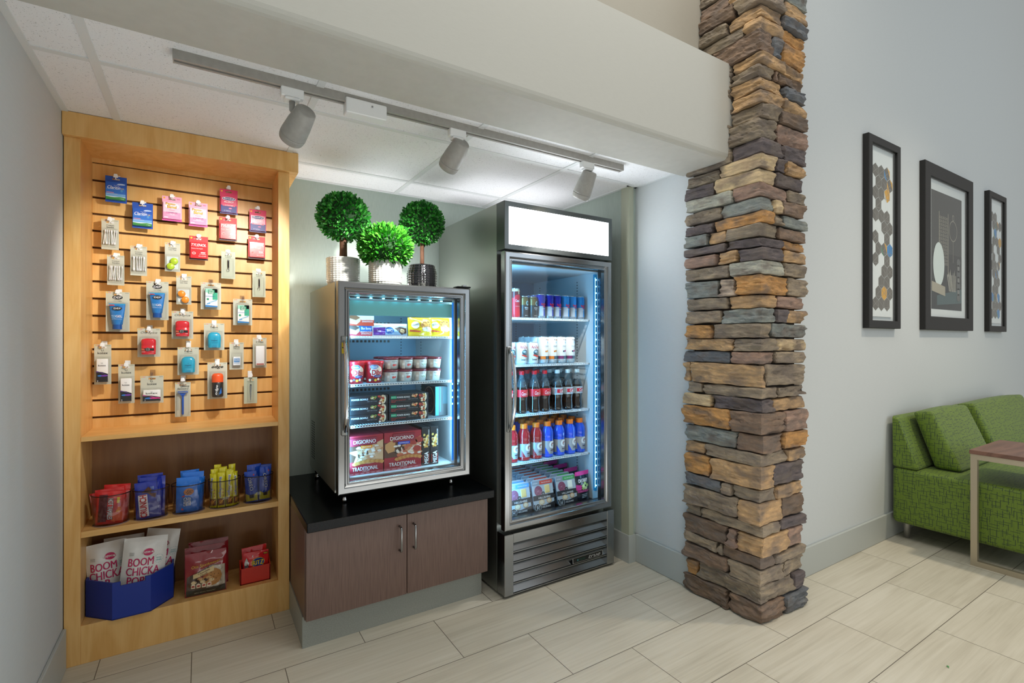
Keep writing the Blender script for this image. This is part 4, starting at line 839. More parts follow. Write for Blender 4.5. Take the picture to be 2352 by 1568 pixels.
def stick(x, z, nm_, lab, sh, colr, head, dark):
    t = card('deodorant_card', x, z, .083, .127, CARD, lab, 'toiletry', sh, hookup=.014 if z < 1.25 else 0); mb = MB()
    if dark: mb.txt(head, 0, .1075, .060, .013, -.0006, C('3b3a34'), shear=.35)
    else: mb.txt(head, 0, .108, .030, .008, -.0006, Kx, bold=.02); R(mb, -.016, .016, .100, .1012, '6c6c62', -.0006)
    mb.build('lettering', t)
    mb = MB(); m = C(colr, .22, coat=.6); pts = []; n = 24
    def sec(zz, w, d): return [(w*(abs(math.cos(2*PI*i/n))**.6)*(1 if math.cos(2*PI*i/n) >= 0 else -1), -.019+d*(abs(math.sin(2*PI*i/n))**.75)*(1 if math.sin(2*PI*i/n) >= 0 else -1), zz) for i in range(n)]
    S_ = [(.012, .025, .014), (.014, .026, .015), (.050, .027, .016), (.0505, .0262, .0155), (.052, .027, .016), (.066, .027, .016), (.074, .0265, .0155), (.079, .0235, .013), (.082, .017, .008), (.083, .001, .001)] if dark else [(.012, .025, .014), (.014, .026, .015), (.050, .0275, .016), (.060, .0275, .0155), (.070, .026, .0145), (.079, .021, .011), (.084, .013, .006), (.085, .001, .001)]
    vs = [p for a in S_ for p in sec(*a)]; mb.add(vs, [(j*n+i, j*n+(i+1) % n, (j+1)*n+(i+1) % n, (j+1)*n+i) for j in range(len(S_)-1) for i in range(n)], m, True)
    y = -.0358
    if dark: R(mb, -.025, .021, .029, .039, '1d1517', y); mb.ell(-.002, .034, .0085, .0085, y-.0004, Kx, 20).ell(-.002, .034, .0065, .0065, y-.0007, C('e9e2e0'), 18).ell(-.002, .034, .0058, .0058, y-.0010, C('2a2224'), 18).txt('SWAGGER', -.002, .034, .010, .002, y-.0014, Wx); R(mb, -.023, -.011, .023, .0245, 'e9c8c8', y); R(mb, .012, .022, .023, .0245, 'e9c8c8', y); mb.poly([(-.024, .030), (-.012, .030), (-.014, .037), (-.024, .038)], y-.0004, C('c9572e'))
    else: mb.txt('Degree', 0, .045, .024, .0075, y, C('0c4a70'), bold=.03); mb.poly([(-.002, .054), (.0, .051), (.006, .059), (.0, .053)], y, C('0c4a70')); R(mb, -.014, .014, .036, .0368, '0f6c92', y); R(mb, -.008, .010, .014, .022, '1f8fb6', y)
    mb.build('deodorant_stick', t); blister(t, -.032, .033, .006, .090, .038, .005)
stick(-.074, 1.405, '', 'red deodorant stick card, the right and higher of the two red ones', 'the higher red deodorant card', 'd81e2c', 'Old Spice', 1); stick(-.199, 1.324, '', 'red deodorant stick card, the left and lower of the two red ones', 'the lower red deodorant card', 'd81e2c', 'Old Spice', 1)
stick(.051, 1.352, '', 'turquoise deodorant card, the right and higher of two', 'the higher turquoise deodorant card', '1fa3c8', 'Degree', 0); stick(-.052, 1.239, '', 'turquoise deodorant card, the left and lower of two', 'the lower turquoise deodorant card', '1fa3c8', 'Degree', 0)
t = card('dental_floss_card', .144, 1.261, .060, .131, CARD, 'dental floss card with a small white box', 'toiletry', 'the dental floss card'); mb = MB(); header2(mb, 'Dental', 'Floss', .106, .026); mb.build('lettering', t)
mb = MB(); mb.box(-.016, .016, -.016, -.001, .020, .062, C('e4e9ee', .3), bev=.002); R(mb, -.012, .012, .036, .054, '5f95cc', -.0166); mb.txt('FLOSS', 0, .047, .02, .007, -.0172, Wx, bold=.03); R(mb, -.012, .012, .030, .033, '9ab6cf', -.0166); mb.build('floss_box', t); blister(t, -.022, .022, .012, .080, .02)
t = card('toothpaste_card', .244, 1.284, .061, .148, CARD, 'toothpaste card with a shiny white carton in a clear blister', 'toiletry', 'the toothpaste card'); mb = MB(); mb.txt('Crest', 0, .127, .034, .010, -.0006, C('2d2d2b'), bold=.03); mb.build('lettering', t)
mb = MB(); mb.box(-.020, .020, -.026, -.001, .012, .108, C('f2f3f4', .15, coat=1), bev=.004, seg=2); R(mb, -.016, .016, .016, .022, 'b5574a', -.0266); mb.build('toothpaste_carton', t); blister(t, -.026, .026, .005, .115, .031, .004)
def kotex(x, z, w, h, lab, sh, wide=False):
    t = card('sanitary_pack_card', x, z, w, h, CARD, lab, 'toiletry', sh, clearhook=wide, hookup=.010 if wide else 0); mb = MB(); zt = h-.030; mb.txt('U.', 0, zt+.005, .010, .008, -.0006, Kx, bold=.03).txt('kotex', 0, zt-.006, .034, .010, -.0006, Kx, bold=.03); mb.build('lettering', t)
    mb = MB(); pw, ph = (.032, .050) if wide else (.0195, .100); mb.box(-pw, pw, -.018, -.001, .010, .010+ph, C('f4f4f2', .35), bev=.003, seg=2); y = -.0186; z1 = .010+ph*.38
    mb.poly([(-pw, .011), (pw, .011), (pw, z1*.95), (0, z1+.006), (-pw, z1+.008)], y, C('17171a')); mb.poly([(-pw, z1+.006), (-pw, z1+.011), (-pw*.3, z1+.004), (pw, z1-.008), (pw, z1-.011), (0, z1+.004)], y-.0003, C('c9509a' if wide else '6a3f9e'))
    zz = .010+ph*.28; mb.ell(-pw*.25, zz, pw*.55, .0035, y-.0006, C('2f7fd6'), 14).ell(pw*.35, zz, pw*.6, .0035, y-.0009, C('d6368f' if wide else '7b3fb5'), 14); mb.txt('U.', 0, .010+ph*.82, .007, .005, y-.0004, Kx, bold=.02).txt('kotex', 0, .010+ph*.72, pw*1.3, .0075, y-.0004, Kx, bold=.03).txt('2', -pw*.75, .016, .004, .006, y-.0006, Wx)
    mb.build('pad_pack', t); blister(t, -pw-.005, pw+.005, .005, .016+ph, .022)
kotex(-.360, 1.253, .057, .171, 'tall white and black sanitary pack card at the left edge, higher of the tall two', 'the higher tall sanitary pack card'); kotex(-.279, 1.166, .057, .171, 'tall white and black sanitary pack card, the lower of the tall two', 'the lower tall sanitary pack card'); kotex(-.188, 1.112, .084, .122, 'wide sanitary pack card with a pink curve above the shelf', 'the wide sanitary pack card', True)
t = card('razor_card', -.073, 1.078, .060, .158, CARD, 'disposable razor card with a blue handled razor', 'toiletry', 'the razor card', hookup=.014); mb = MB(); mb.txt('Gillette', .008, .140, .034, .008, -.0006, Kx, bold=.05, shear=.3).txt('Sensor2', 0, .129, .044, .008, -.0006, Kx, bold=.05, shear=.3); R(mb, -.024, -.016, .03, .12, 'aeb0a4', -.0006); mb.build('lettering', t)
mb = MB(); BR = C('1c52b4', .3); mb.box(-.020, .020, -.014, -.006, .108, .117, BR, bev=.002).box(-.004, .004, -.012, -.004, .010, .100, BR, bev=.002, seg=2).prism([(-.004, .095), (.004, .095), (.014, .110), (-.014, .110)], -.012, -.006, BR).box(-.019, .019, -.0148, -.014, .111, .114, M['chrome']); mb.build('razor', t); blister(t, -.024, .024, .005, .122, .018)
t = card('shaving_gel_card', .064, 1.166, .081, .172, CARD, 'shaving gel card with an orange capped black can', 'toiletry', 'the shaving gel card'); mb = MB(); mb.txt('edge', 0, .150, .048, .016, -.0006, C('3a362e'), bold=.06, shear=.3); mb.build('lettering', t)
mb = MB(); mb.lathe([(.001, .012), (.022, .012), (.0245, .016), (.0245, .078), (.022, .081)], C('15171c', .25, coat=.5), 28, (0, -.026, 0)).lathe([(.0235, .081), (.0238, .108), (.022, .116), (.014, .122), (.001, .123)], C('f0581e', .35), 28, (0, -.026, 0))
mb.T = Matrix.Identity(4); mb.txt('edge', -.004, .046, .046, .013, -.0515, Wx, rot=PI/2-.1, bold=.05, shear=.3).poly([(.006, .024), (.016, .030), (.014, .058), (.010, .044)], -.0508, C('1b6fd0')); mb.build('gel_can', t); blister(t, -.030, .031, .006, .128, .055, .005)
t = card('tweezers_card', .204, 1.090, .058, .128, 'b9bfa8', 'tweezers card at the lower right of the slatwall', 'toiletry', 'the tweezers card', hookup=.014); mb = MB(); mb.txt('Tweezers', 0, .107, .030, .005, -.0006, C('4c5248'), bold=.02); mb.build('lettering', t)
mb = MB(); mb.prism([(-.0012, .018), (.0012, .018), (.0022, .040), (.0036, .070), (.0034, .094), (-.0034, .094), (-.0036, .070), (-.0022, .040)], -.006, -.004, M['chrome']).prism([(-.0012, .018), (.0012, .018), (.0020, .040), (.0034, .070), (.0034, .094), (-.0034, .094), (-.0034, .070), (-.0020, .040)], -.010, -.008, M['steel_bright']).box(-.0034, .0034, -.010, -.004, .090, .094, M['chrome']); mb.build('tweezers', t); blister(t, -.013, .013, .008, .100, .013)
# ------------------------------------------------------------------ packets, pouches, cans and bottles
def pouch_th(w, h, d, bot=True):
    def th(x, z):
        u = min(1, abs(x)/(w/2)); v = min(1, max(0, z/h)); e = (1-u**2.6)*(1-(2*v-1)**4 if bot else 1-v**3)
        return d/2*max(0, e)
    return th
def pouch_k(x, z, w, h, s, r, t, d, wr):
    e = min(1, t/(d*.25+1e-6))
    return noise.noise(Vector((x/w*3+r, z/h*4, s)))*wr*2.2*e+noise.noise(Vector((x/w*9+r, z/h*11, s)))*wr*e
def pouch(mb, w, h, d, mat, seed=0, crimp=None, bot=True, nx=16, nz=22, wr=.0018):
    """pillow pack standing on its lower seal, front towards -y"""
    th = pouch_th(w, h, d, bot); r = seed*3.7; vs = []
    for s in (-1, 1):
        for j in range(nz+1):
            for i in range(nx+1):
                x = -w/2+w*i/nx; z = h*j/nz; t = th(x, z)
                vs.append((x, s*(t+pouch_k(x, z, w, h, s, r, t, d, wr)), z))
    m = (nx+1)*(nz+1); fs = []
    for s in (0, 1):
        for j in range(nz):
            for i in range(nx):
                a = s*m+j*(nx+1)+i; fs.append((a, a+1, a+nx+2, a+nx+1) if s == 0 else (a, a+nx+1, a+nx+2, a+1))
    mb.add(vs, fs, mat, True)
    if crimp:
        for z0, z1 in ((0, h*.045), (h*.955, h)):
            mb.box(-w/2, w/2, -.0008, .0008, z0, z1, crimp)
def onpouch(mb, w, h, d, bot=True, off=.0006, seed=0, wr=.0018):
    th = pouch_th(w, h, d, bot); T0 = mb.T.copy(); inv = T0.inverted(); r = seed*3.7
    def f(p):
        q = inv @ p; t = th(q.x, q.z); return T0 @ Vector((q.x, q.y-t-pouch_k(q.x, q.z, w, h, -1, r, t, d, wr)-off, q.z))
    mb.W = f
def oncyl(mb, rf, off=.0003):
    T0 = mb.T.copy(); inv = T0.inverted()
    def f(p):
        q = inv @ p; r = rf(q.z); a = q.x/r; rr = r+off-q.y; return T0 @ Vector((rr*math.sin(a), -rr*math.cos(a), q.z))
    mb.W = f
def blob(mb, cx, cz, rx, rz, y, h, seed, n=14, var=.18):
    r = random.Random(seed); return mb.poly([(cx+rx*(1+r.uniform(-var, var))*math.cos(2*PI*i/n), cz+rz*(1+r.uniform(-var, var))*math.sin(2*PI*i/n)) for i in range(n)], y, C(h, .5))
W_ = C('f3f3f3', .45)
def tilt(ax, ay, az, loc=(0, 0, 0)): return Matrix.Translation(loc) @ Matrix.Rotation(az, 4, 'Z') @ Matrix.Rotation(ax, 4, 'X') @ Matrix.Rotation(ay, 4, 'Y')
def shaped(root, mats): root.rotation_euler = mats
# --- acrylic cups on the middle shelf
ZS = .518
def cup(x, label):
    t = thing('acrylic_cup', (x, 2.613, ZS), label, 'container', 'clear cups on the upper snack shelf')
    mb = MB(); mb.lathe([(0, .0015), (.0575, .0015), (.0585, .003), (.0655, .125), (.0645, .1255), (.0635, .125), (.0565, .004), (0, .004)], M['acrylic'], 40, sy=.84); mb.build('cup_wall', t)
    MB().lathe([(.0600, .0), (.0600, .004), (.0578, .004), (.0578, 0), (.0600, 0)], C('9a8078', .15, alpha=.75, name='tinted_acrylic_edge'), 40, sy=.84).build('base_rim', t)
    MB().lathe([(.0662, .122), (.0662, .126), (.0640, .126), (.0640, .122), (.0662, .122)], C('2b1d16', .15, alpha=.7, name='smoked_acrylic_edge'), 40, sy=.84).build('top_rim', t)
for x, lb in ((-.316, 'red cinnamon candy packets'), (-.182, 'dark blue crisped chocolate bars'), (-.047, 'light blue cookie packets'), (.089, 'yellow peanut butter candy bars'), (.225, 'blue and yellow sandwich cookie packets')):
    cup(x, 'clear oval cup holding '+lb)
def packet(kind, x, y, w, h, d, rz, lean, seed, label, group, draw, base, side=0, z=ZS+.004, cat='candy', crimp=True):
    t = thing(kind, (x, y, z), label, cat, group, rz); t.rotation_euler = (lean, side, rz)
    mb = MB(); pouch(mb, w, h, d, C(base, .22, coat=.6), seed, C(base, .3) if crimp else None); mb.build('wrapper', t, fix=False)
    if draw: mb = MB(); onpouch(mb, w, h, d, seed=seed); draw(mb, w, h); mb.W = None; mb.build('printed_front', t, fix=False)
    return t
def hot(mb, w, h):
    R(mb, -w*.42, -w*.12, .01, h*.9, '5a1520', nx=4); R(mb, w*.05, w*.45, .01, h*.35, 'e2541f', nx=4)
    for k in range(5): blob(mb, w*(.18+.05*k), h*(.15+.1*k), .006, .012, -.0003, ['f07a1c', 'c3271b', 'f2a024'][k % 3], k)
    mb.txt('HOT TAMALES', 0, h*.46, h*.66, w*.20, -.0006, Kx, rot=-PI/2, bold=.1, shear=.2).txt('HOT TAMALES', 0, h*.46, h*.64, w*.18, -.0010, W_, rot=-PI/2, bold=.04, shear=.2); mb.rect(w*.22, w*.32, h*.62, h*.80, -.0008, C('e7cf2c', .5))
def crunch(mb, w, h):
    mb.poly([(w*-.36, .010), (w*.02, .010), (w*-.02, h*.66), (w*-.38, h*.66)], -.0004, W_); mb.txt('CRUNCH', w*-.19, h*.35, h*.60, w*.26, -.0009, C('c81e2a', .5), rot=PI/2, bold=.06)
    mb.poly([(-.02, h*.72), (.004, h*.86), (.016, h*.78), (.010, h*.68)], -.0006, C('5a3524')).poly([(.0, h*.70), (.03, h*.66), (.026, h*.54), (.012, h*.60)], -.0007, C('6a4130')); mb.txt('20% MORE', w*.2, h*.82, .012, .012, -.0006, C('a9c2e8'))
def chips(mb, w, h):
    mb.ell(.004, h*.58, .019, .015, -.0004, C('b97a45', .7), 20)
    for k in range(9): mb.ell(.004+.013*math.cos(k*2.4)*(.3+k/12), h*.58+.010*math.sin(k*2.4)*(.3+k/12), .0024, .002, -.0008, C('3b2012'), 8)
    mb.ell(-.002, h*.33, .022, .019, -.0006, C('1466b8'), 18); mb.txt('CHIPS', -.008, h*.30, .036, .011, -.0012, W_, rot=-PI/2, bold=.12).txt('AHOY!', .006, h*.30, .034, .011, -.0012, W_, rot=-PI/2, bold=.12).txt('CHIPS', -.008, h*.30, .034, .008, -.0016, C('123a74'), rot=-PI/2).txt('AHOY!', .006, h*.30, .032, .008, -.0016, C('123a74'), rot=-PI/2); mb.poly([(-.022, .010), (-.012, .010), (-.02, .020)], -.0006, C('d5452c')); mb.poly([(-.022, h*.46), (-.010, h*.50), (-.010, h*.46), (-.020, h*.44)], -.0014, C('d5452c'))
def butter(mb, w, h):
    R(mb, -w*.46, w*.46, h*.06, h*.26, '6b3a1c', nx=4); blob(mb, 0, h*.17, w*.28, h*.07, -.0007, 'c98432', 3); mb.poly([(-w*.4, h*.08), (w*.4, h*.25), (w*.4, h*.22)], -.001, C('ffe14a')); mb.txt('Butterfinger', -w*.12, h*.58, h*.60, w*.44, -.0007, W_, rot=-PI/2, bold=.1).txt('Butterfinger', -w*.12, h*.58, h*.58, w*.38, -.0011, C('17408f'), rot=-PI/2, bold=.04)
    for k in range(3): mb.ell(w*.28, h*(.34+.09*k), .0025, .003, -.0006, C('c98432'), 8)
def oreo(mb, w, h):
    mb.poly([(-w*.48, .006), (w*.48, .006), (w*.48, h*.30), (0, h*.20), (-w*.48, h*.30)], -.0004, C('b9b32a', .4)); mb.txt('OREO', -.001, h*.60, h*.44, w*.30, -.0008, C('123b86'), rot=-PI/2+.12, bold=.1).txt('OREO', -.001, h*.60, h*.43, w*.27, -.0012, C('dfe8ef'), rot=-PI/2+.12, bold=.03)
    for k in range(3): mb.ell(-.004+.006*k, h*.20, .0048, .0085, -.0010-.0004*k, C('191417'), 14); mb.ell(-.001+.006*k, h*.20, .0010, .0075, -.0012-.0004*k, C('c9c9bf'), 10)
    mb.poly([(w*.2, h*.86), (w*.34, h*.86), (w*.27, h*.92)], -.0006, C('d5452c'))
for i, (dx, dy, w, h, rz, ln, sd, lb) in enumerate(((-.004, -.022, .090, .132, .0, -.05, .06, 'red cinnamon candy packet, front one with flames and slanted name'), (.0, -.004, .094, .140, .05, -.02, -.03, 'red cinnamon candy packet, middle one in the clear cup'), (.012, .014, .088, .150, -.08, .0, .05, 'red cinnamon candy packet, rear one standing highest in its cup'), (-.028, .026, .062, .128, .3, .05, -.12, 'red cinnamon candy packet tucked at the left rear of its cup'))):
    packet('candy_packet', -.316+dx, 2.613+dy, w, h, .012, rz, ln, i+1, lb, 'cinnamon candy packets', hot if i == 0 else None, 'd2201c', side=sd)
for i, (dx, dy, w, h, rz, ln, sd, lb) in enumerate(((-.006, -.026, .086, .152, 0, -.06, -.05, 'blue chocolate bar with red and white name, front of its cup'), (.002, -.010, .090, .168, .02, -.03, .02, 'blue chocolate bar packet, second row in its cup'), (.0, .006, .088, .178, -.02, 0, -.02, 'blue chocolate bar packet standing highest in its cup'), (.034, -.012, .040, .165, .9, -.02, .03, 'blue chocolate bar packet turned edgewise at the cup right side'))):
    packet('chocolate_bar', -.182+dx, 2.613+dy, w, h, .009, rz, ln, i+11, lb, 'crisped chocolate bars', crunch if i == 0 else None, '1d2f9c', side=sd)
for i, (dx, dy, w, h, rz, ln, sd, lb) in enumerate(((-.006, -.020, .084, .150, .0, -.05, .02, 'light blue cookie packet with cookie picture, front of its cup'), (.010, .002, .080, .166, .05, -.02, .04, 'light blue cookie packet, middle one in its cup'), (.008, .022, .070, .172, -.05, 0, -.03, 'light blue cookie packet at the rear of its cup'), (.038, -.006, .040, .140, .8, 0, .08, 'light blue cookie packet turned edgewise at the cup right side'))):
    packet('cookie_packet', -.047+dx, 2.613+dy, w, h, .016, rz, ln, i+21, lb, 'light blue cookie packets', chips if i == 0 else None, '1673d8', side=sd)
k = 0
for row, (dy, xs, h) in enumerate(((-.034, (-.044, -.014, .018, .044), .150), (-.012, (-.040, -.010, .022), .162), (.014, (-.030, .0, .030), .172))):
    for j, dx in enumerate(xs):
        packet('candy_bar', .089+dx, 2.613+dy+abs(dx)*.35, .028, h+.005*((j*7+row) % 3), .014, (-.5, -.1, .1, .6)[j] if row == 0 else .1*j, -.03+.02*row, k+31, 'yellow peanut butter candy bar, %s in the %s row of its cup' % (('leftmost', 'second', 'third', 'rightmost')[j], ('front', 'middle', 'rear')[row]), 'yellow candy bars', butter if row == 0 else None, 'd9cf16', side=.02*((j+row) % 3-1)); k += 1
for i, (dx, dy, w, h, rz, ln, sd, lb) in enumerate(((-.026, -.024, .050, .142, -.15, -.04, -.06, 'blue sandwich cookie packet, left one at the front of the last cup'), (.026, -.020, .048, .156, .2, -.03, .03, 'blue sandwich cookie packet, right one at the front of the last cup'), (-.012, .010, .06, .166, .1, -.02, -.02, 'blue sandwich cookie packet at the left rear of the last cup'), (.030, .014, .05, .160, -.1, 0, .02, 'blue sandwich cookie packet at the right rear of the last cup'))):
    packet('sandwich_cookie_packet', .225+dx, 2.613+dy, w, h, .016, rz, ln, i+51, lb, 'sandwich cookie packets', oreo if i < 2 else None, '1347b8', side=sd)
# --- bottom shelf: blue bin with popcorn bags
ZP = .150
BLU = C('14318f', .5, name='blue_plastic'); t = thing('storage_bin', (-.25, 2.63, ZP), 'angular blue plastic bin holding white popcorn bags', 'bin'); q = (.25, -2.63, -ZP)
O = [(-.3985, 2.622), (-.303, 2.530), (-.178, 2.534), (-.104, 2.622), (-.104, 2.775), (-.3985, 2.775)]; cxy = Vector((-.25, 2.66))
I = [tuple(cxy+(Vector(p)-cxy)*.955) for p in O]; mb = MB(); H0, H1 = ZP, .299
def wallseg(a, b, c, d, h): # outer a-b, inner c-d
    mb.add([(*a, H0), (*b, H0), (*d, H0), (*c, H0), (*a, h), (*b, h), (*d, h), (*c, h)], [(0, 1, 5, 4), (2, 3, 7, 6), (4, 5, 6, 7), (0, 4, 7, 3), (1, 2, 6, 5), (0, 3, 2, 1)], BLU)
for k in range(6):
    a, b, c, d = O[k], O[(k+1) % 6], I[k], I[(k+1) % 6]
    if k == 1:
        l = lambda u, v, s: (u[0]+(v[0]-u[0])*s, u[1]+(v[1]-u[1])*s)
        for s0, s1, h in ((0, .20, H1), (.20, .86, .282), (.86, 1, H1)): wallseg(l(a, b, s0), l(a, b, s1), l(c, d, s0), l(c, d, s1), h)
    else: wallseg(a, b, c, d, H1)
mb.prism(O, H0, H0+.004, BLU, 'z'); L(mb, 'bin_body', t, q)
PB = C('e4e2dd', .45, coat=.15, name='matte_white_film'); PK = C('c2275f', .5); TE = C('74aeb2', .5)
def popcorn(x, y, rz, side, lean, label, seed, full=True, w=.150, h=.285):
    t = thing('popcorn_bag', (x, y, ZP+.005), label, 'snack bag', 'popcorn bags in the blue bin'); t.rotation_euler = (lean, side, rz)
    mb = MB(); pouch(mb, w, h, .055, PB, seed, PB, wr=.004); mb.build('bag', t, fix=False)
    mb = MB(); onpouch(mb, w, h, .055, off=.001, seed=seed, wr=.004)
    mb.ell(.012, h*.80, .018, .0145, -.0002, PK, 20).poly([(-.010, h*.80-.004), (.034, h*.80-.004), (.034, h*.80+.004), (-.010, h*.80+.004)], -.0004, PB).txt("ANGIE'S", .012, h*.80, .040, .0085, -.0007, PK, bold=.04)
    mb.txt('BOOM', -.010, h*.665, .085, .032, -.0003, PK, bold=.04).txt('CHICKA', -.001, h*.535, .112, .032, -.0003, PK, bold=.04).txt('POP', -.022, h*.405, .058, .032, -.0003, PK, bold=.04)
    for k in range(16): a0 = 2*PI*k/16; mb.ell(.050+.015*math.cos(a0), h*.68+.016*math.sin(a0), .0012, .0012, -.0003, TE, 6)
    mb.txt('WHOLE', .050, h*.69, .018, .006, -.0003, TE, bold=.02).txt('GRAIN', .050, h*.66, .018, .006, -.0003, TE, bold=.02)
    for k in range(4): mb.rect(-.052, -.036, h*.765+k*.0035, h*.765+k*.0035+.001, -.0003, C('8a8a88'))
    mb.W = None; mb.build('printed_front', t, fix=False)
popcorn(-.222, 2.598, .05, .09, -.03, 'white popcorn bag at the front of the blue bin, fully readable', 1)
popcorn(-.325, 2.655, .06, -.05, -.03, 'white popcorn bag at the left of the bin, half behind the front bag', 2, w=.135, h=.272)
popcorn(-.182, 2.690, -.2, .15, -.02, 'white popcorn bag leaning right at the rear corner of the blue bin', 3, w=.125, h=.285)
popcorn(-.285, 2.725, .0, .0, -.02, 'white popcorn bag at the very back of the blue bin', 4, w=.14, h=.265)
# cookie bags
def cookiebag(x, y, h, label, seed, front):
    w = .155; t = thing('cookie_bag', (x, y, ZP), label, 'snack bag', 'red cookie bags on the bottom shelf'); t.rotation_euler = (-.06, 0, -.02)
    mb = MB(); pouch(mb, w, h, .030, C('8f1420', .14, coat=1), seed, C('7e0f1a', .2), wr=.003)
    if front:
        onpouch(mb, w, h, .030, off=.0008, seed=seed, wr=.003)
        mb.poly([(-w/2+.003, .004), (w/2-.003, .004), (w/2-.004, .115), (.02, .125), (-.03, .105), (-w/2+.006, .085)], -.0001, C('4f3a2c', .15, coat=1)).poly([(.0, .03), (w/2-.006, .03), (w/2-.006, .118), (.02, .12)], -.0002, C('b9ae9c', .2, coat=1)); R(mb, -w/2+.003, w/2-.003, .003, .028, '39352c', -.0003, .15, 8)
    mb.W = None; mb.build('bag', t, fix=False)
    if front:
        mb = MB(); onpouch(mb, w, h, .030, off=.0014, seed=seed, wr=.003)
        blob(mb, .024, .074, .036, .037, -.0003, 'b07a40', 2, 22, .02)
        for k in range(9): mb.ell(.024+.026*math.cos(k*2.4)*(.2+k/11), .074+.028*math.sin(k*2.4)*(.2+k/11), .0018, .0018, -.0008, C('3a1e10'), 7)
        for k in range(7): blob(mb, -.045+.011*k, .062+.006*(k % 3), .010, .007, -.0006, ['d9bf92', '3a1c10', 'c59a62'][k % 3], k)
        mb.poly([(-.048, .077), (.030, .100), (.030, .121), (-.048, .096)], -.001, C('d8bf8c')); mb.txt('Chocolate', -.008, .103, .046, .008, -.0014, C('3a1c10'), rot=.29, bold=.03).txt('Chunk', -.008, .093, .028, .007, -.0014, C('3a1c10'), rot=.29, bold=.03).txt('COOKIE', -.012, .083, .040, .008, -.0012, C('a01c20'), rot=.29, bold=.03)
        mb.txt('Otis Spunkmeyer', .0, .131, .108, .017, -.001, C('d9a94a'), rot=.12, bold=.02, shear=.2)
        for k in range(4): mb.poly([(-.056+.020*k, .036), (-.040+.020*k, .036), (-.040+.020*k, .053), (-.048+.020*k, .057), (-.056+.020*k, .053)], -.001, C('e3cdb0')); mb.rect(-.053+.020*k, -.043+.020*k, .042, .049, -.0014, C('a8322c'))
        mb.txt('ZERO GRAMS TRANS FAT', -.004, .014, .08, .005, -.001, C('a39a82')); mb.W = None; mb.build('printed_front', t, fix=False)
cookiebag(.017, 2.580, .185, 'red chocolate chunk cookie bag standing at the front', 1, True); cookiebag(.014, 2.622, .197, 'red cookie bag just behind the front one', 2, False); cookiebag(.028, 2.660, .206, 'red cookie bag at the back of its row', 3, False)
# red bin with cracker bags
t = thing('snack_bin', (.212, 2.61, ZP), 'small red plastic bin holding red cracker bags', 'bin'); RD = C('c42a18', .45, name='red_plastic')
mb = MB()
for x in (-.0625, .0585): mb.prism([(-.032, 0), (.032, 0), (.032, .094), (-.032, .074)], x, x+.004, RD, 'x')
mb.box(-.0625, .0625, -.032, -.028, 0, .074, RD, bev=.001).box(-.0625, .0625, .028, .032, 0, .094, RD).box(-.0625, .0625, -.032, .032, 0, .004, RD)
mb.build('bin_body', t)
def ritz(x, y, h, label, seed, front):
    w = .104; t = thing('cracker_bag', (x, y, ZP+.005), label, 'snack bag', 'red cracker bags'); t.rotation_euler = (-.05, .02 if front else -.04, 0)
    mb = MB(); pouch(mb, w, h, .026, C('cf1820', .2, coat=.8), seed, C('cf1820', .25), wr=.003); mb.build('bag', t, fix=False)
    if front:
        mb = MB(); onpouch(mb, w, h, .026, off=.001, seed=seed, wr=.003); mb.ell(.008, .082, .027, .023, -.0002, C('e8c52c'), 22).ell(.008, .082, .025, .021, -.0005, C('1d3f8f'), 22).txt('RITZ', .008, .082, .046, .021, -.0010, Kx, bold=.1).txt('RITZ', .008, .082, .044, .019, -.0014, C('f3cf2a'), bold=.04); mb.rect(.030, .048, .112, .122, -.0004, C('5c1214')); mb.txt('MINI', .039, .117, .014, .006, -.0009, C('e8c52c'), bold=.03); mb.poly([(-.046, .04), (-.034, .04), (-.030, .085), (-.040, .110), (-.048, .085)], -.0008, C('cfd2d6', .15, .8)); mb.poly([(-.018, .112), (-.012, .118), (-.014, .108)], -.0006, W_); mb.W = None; mb.build('printed_front', t, fix=False)
ritz(.214, 2.597, .130, 'red cracker bag at the front of the red bin', 1, True); ritz(.216, 2.624, .146, 'red cracker bag at the back of the red bin', 2, False)
# ------------------------------------------------------------------ drinks in the tall refrigerator
AL = C('d5dade', .22, .9, name='aluminium')
ORD = ('first', 'second', 'third', 'fourth', 'fifth', 'sixth', 'seventh', 'eighth', 'ninth', 'tenth', 'eleventh')
def can_proto(name, r, h, bands, draw, slim=False, root=None):
    """bands: (z from, z to, material) of the painted body"""
    mb = MB(); n = .006 if slim else .009; rt = r*.86
    def prof(z0, z1): 
        P = [(rt*.93, .0), (r*.90, .003), (r, n), (r, h-n*1.6), (rt, h-.004)]; out = []
        def rad(z):
            for (a, b), (c, d) in zip(P, P[1:]):
                if b <= z <= d+1e-9: return a+(c-a)*(z-b)/(d-b)
            return rt
        zz = sorted({z0, z1}|{p[1] for p in P if z0 < p[1] < z1}); return [(rad(z), z) for z in zz]
    for z0, z1, m in bands: mb.lathe(prof(z0, z1), m, 28)
    b = mb.build('can_body', root)
    MB().lathe([(rt, h-.004), (rt+.0008, h-.001), (rt, h), (rt-.002, h-.0005), (rt-.003, h-.004), (0, h-.0045)], AL, 28).box(-.004, .004, -.010, .010, h-.0045, h-.0035, AL).lathe([(0, .001), (rt*.93, .0)], AL, 20).build('can_lid', root)
    if draw: mb = MB(); oncyl(mb, lambda z: r, .0004); draw(mb, r, h); mb.W = None; mb.build('printed_label', root, fix=False)
def RN(mb, x0, x1, z0, z1, h, y=0, r=.35): return mb.rect(x0, x1, z0, z1, y, C(h, r), 8)
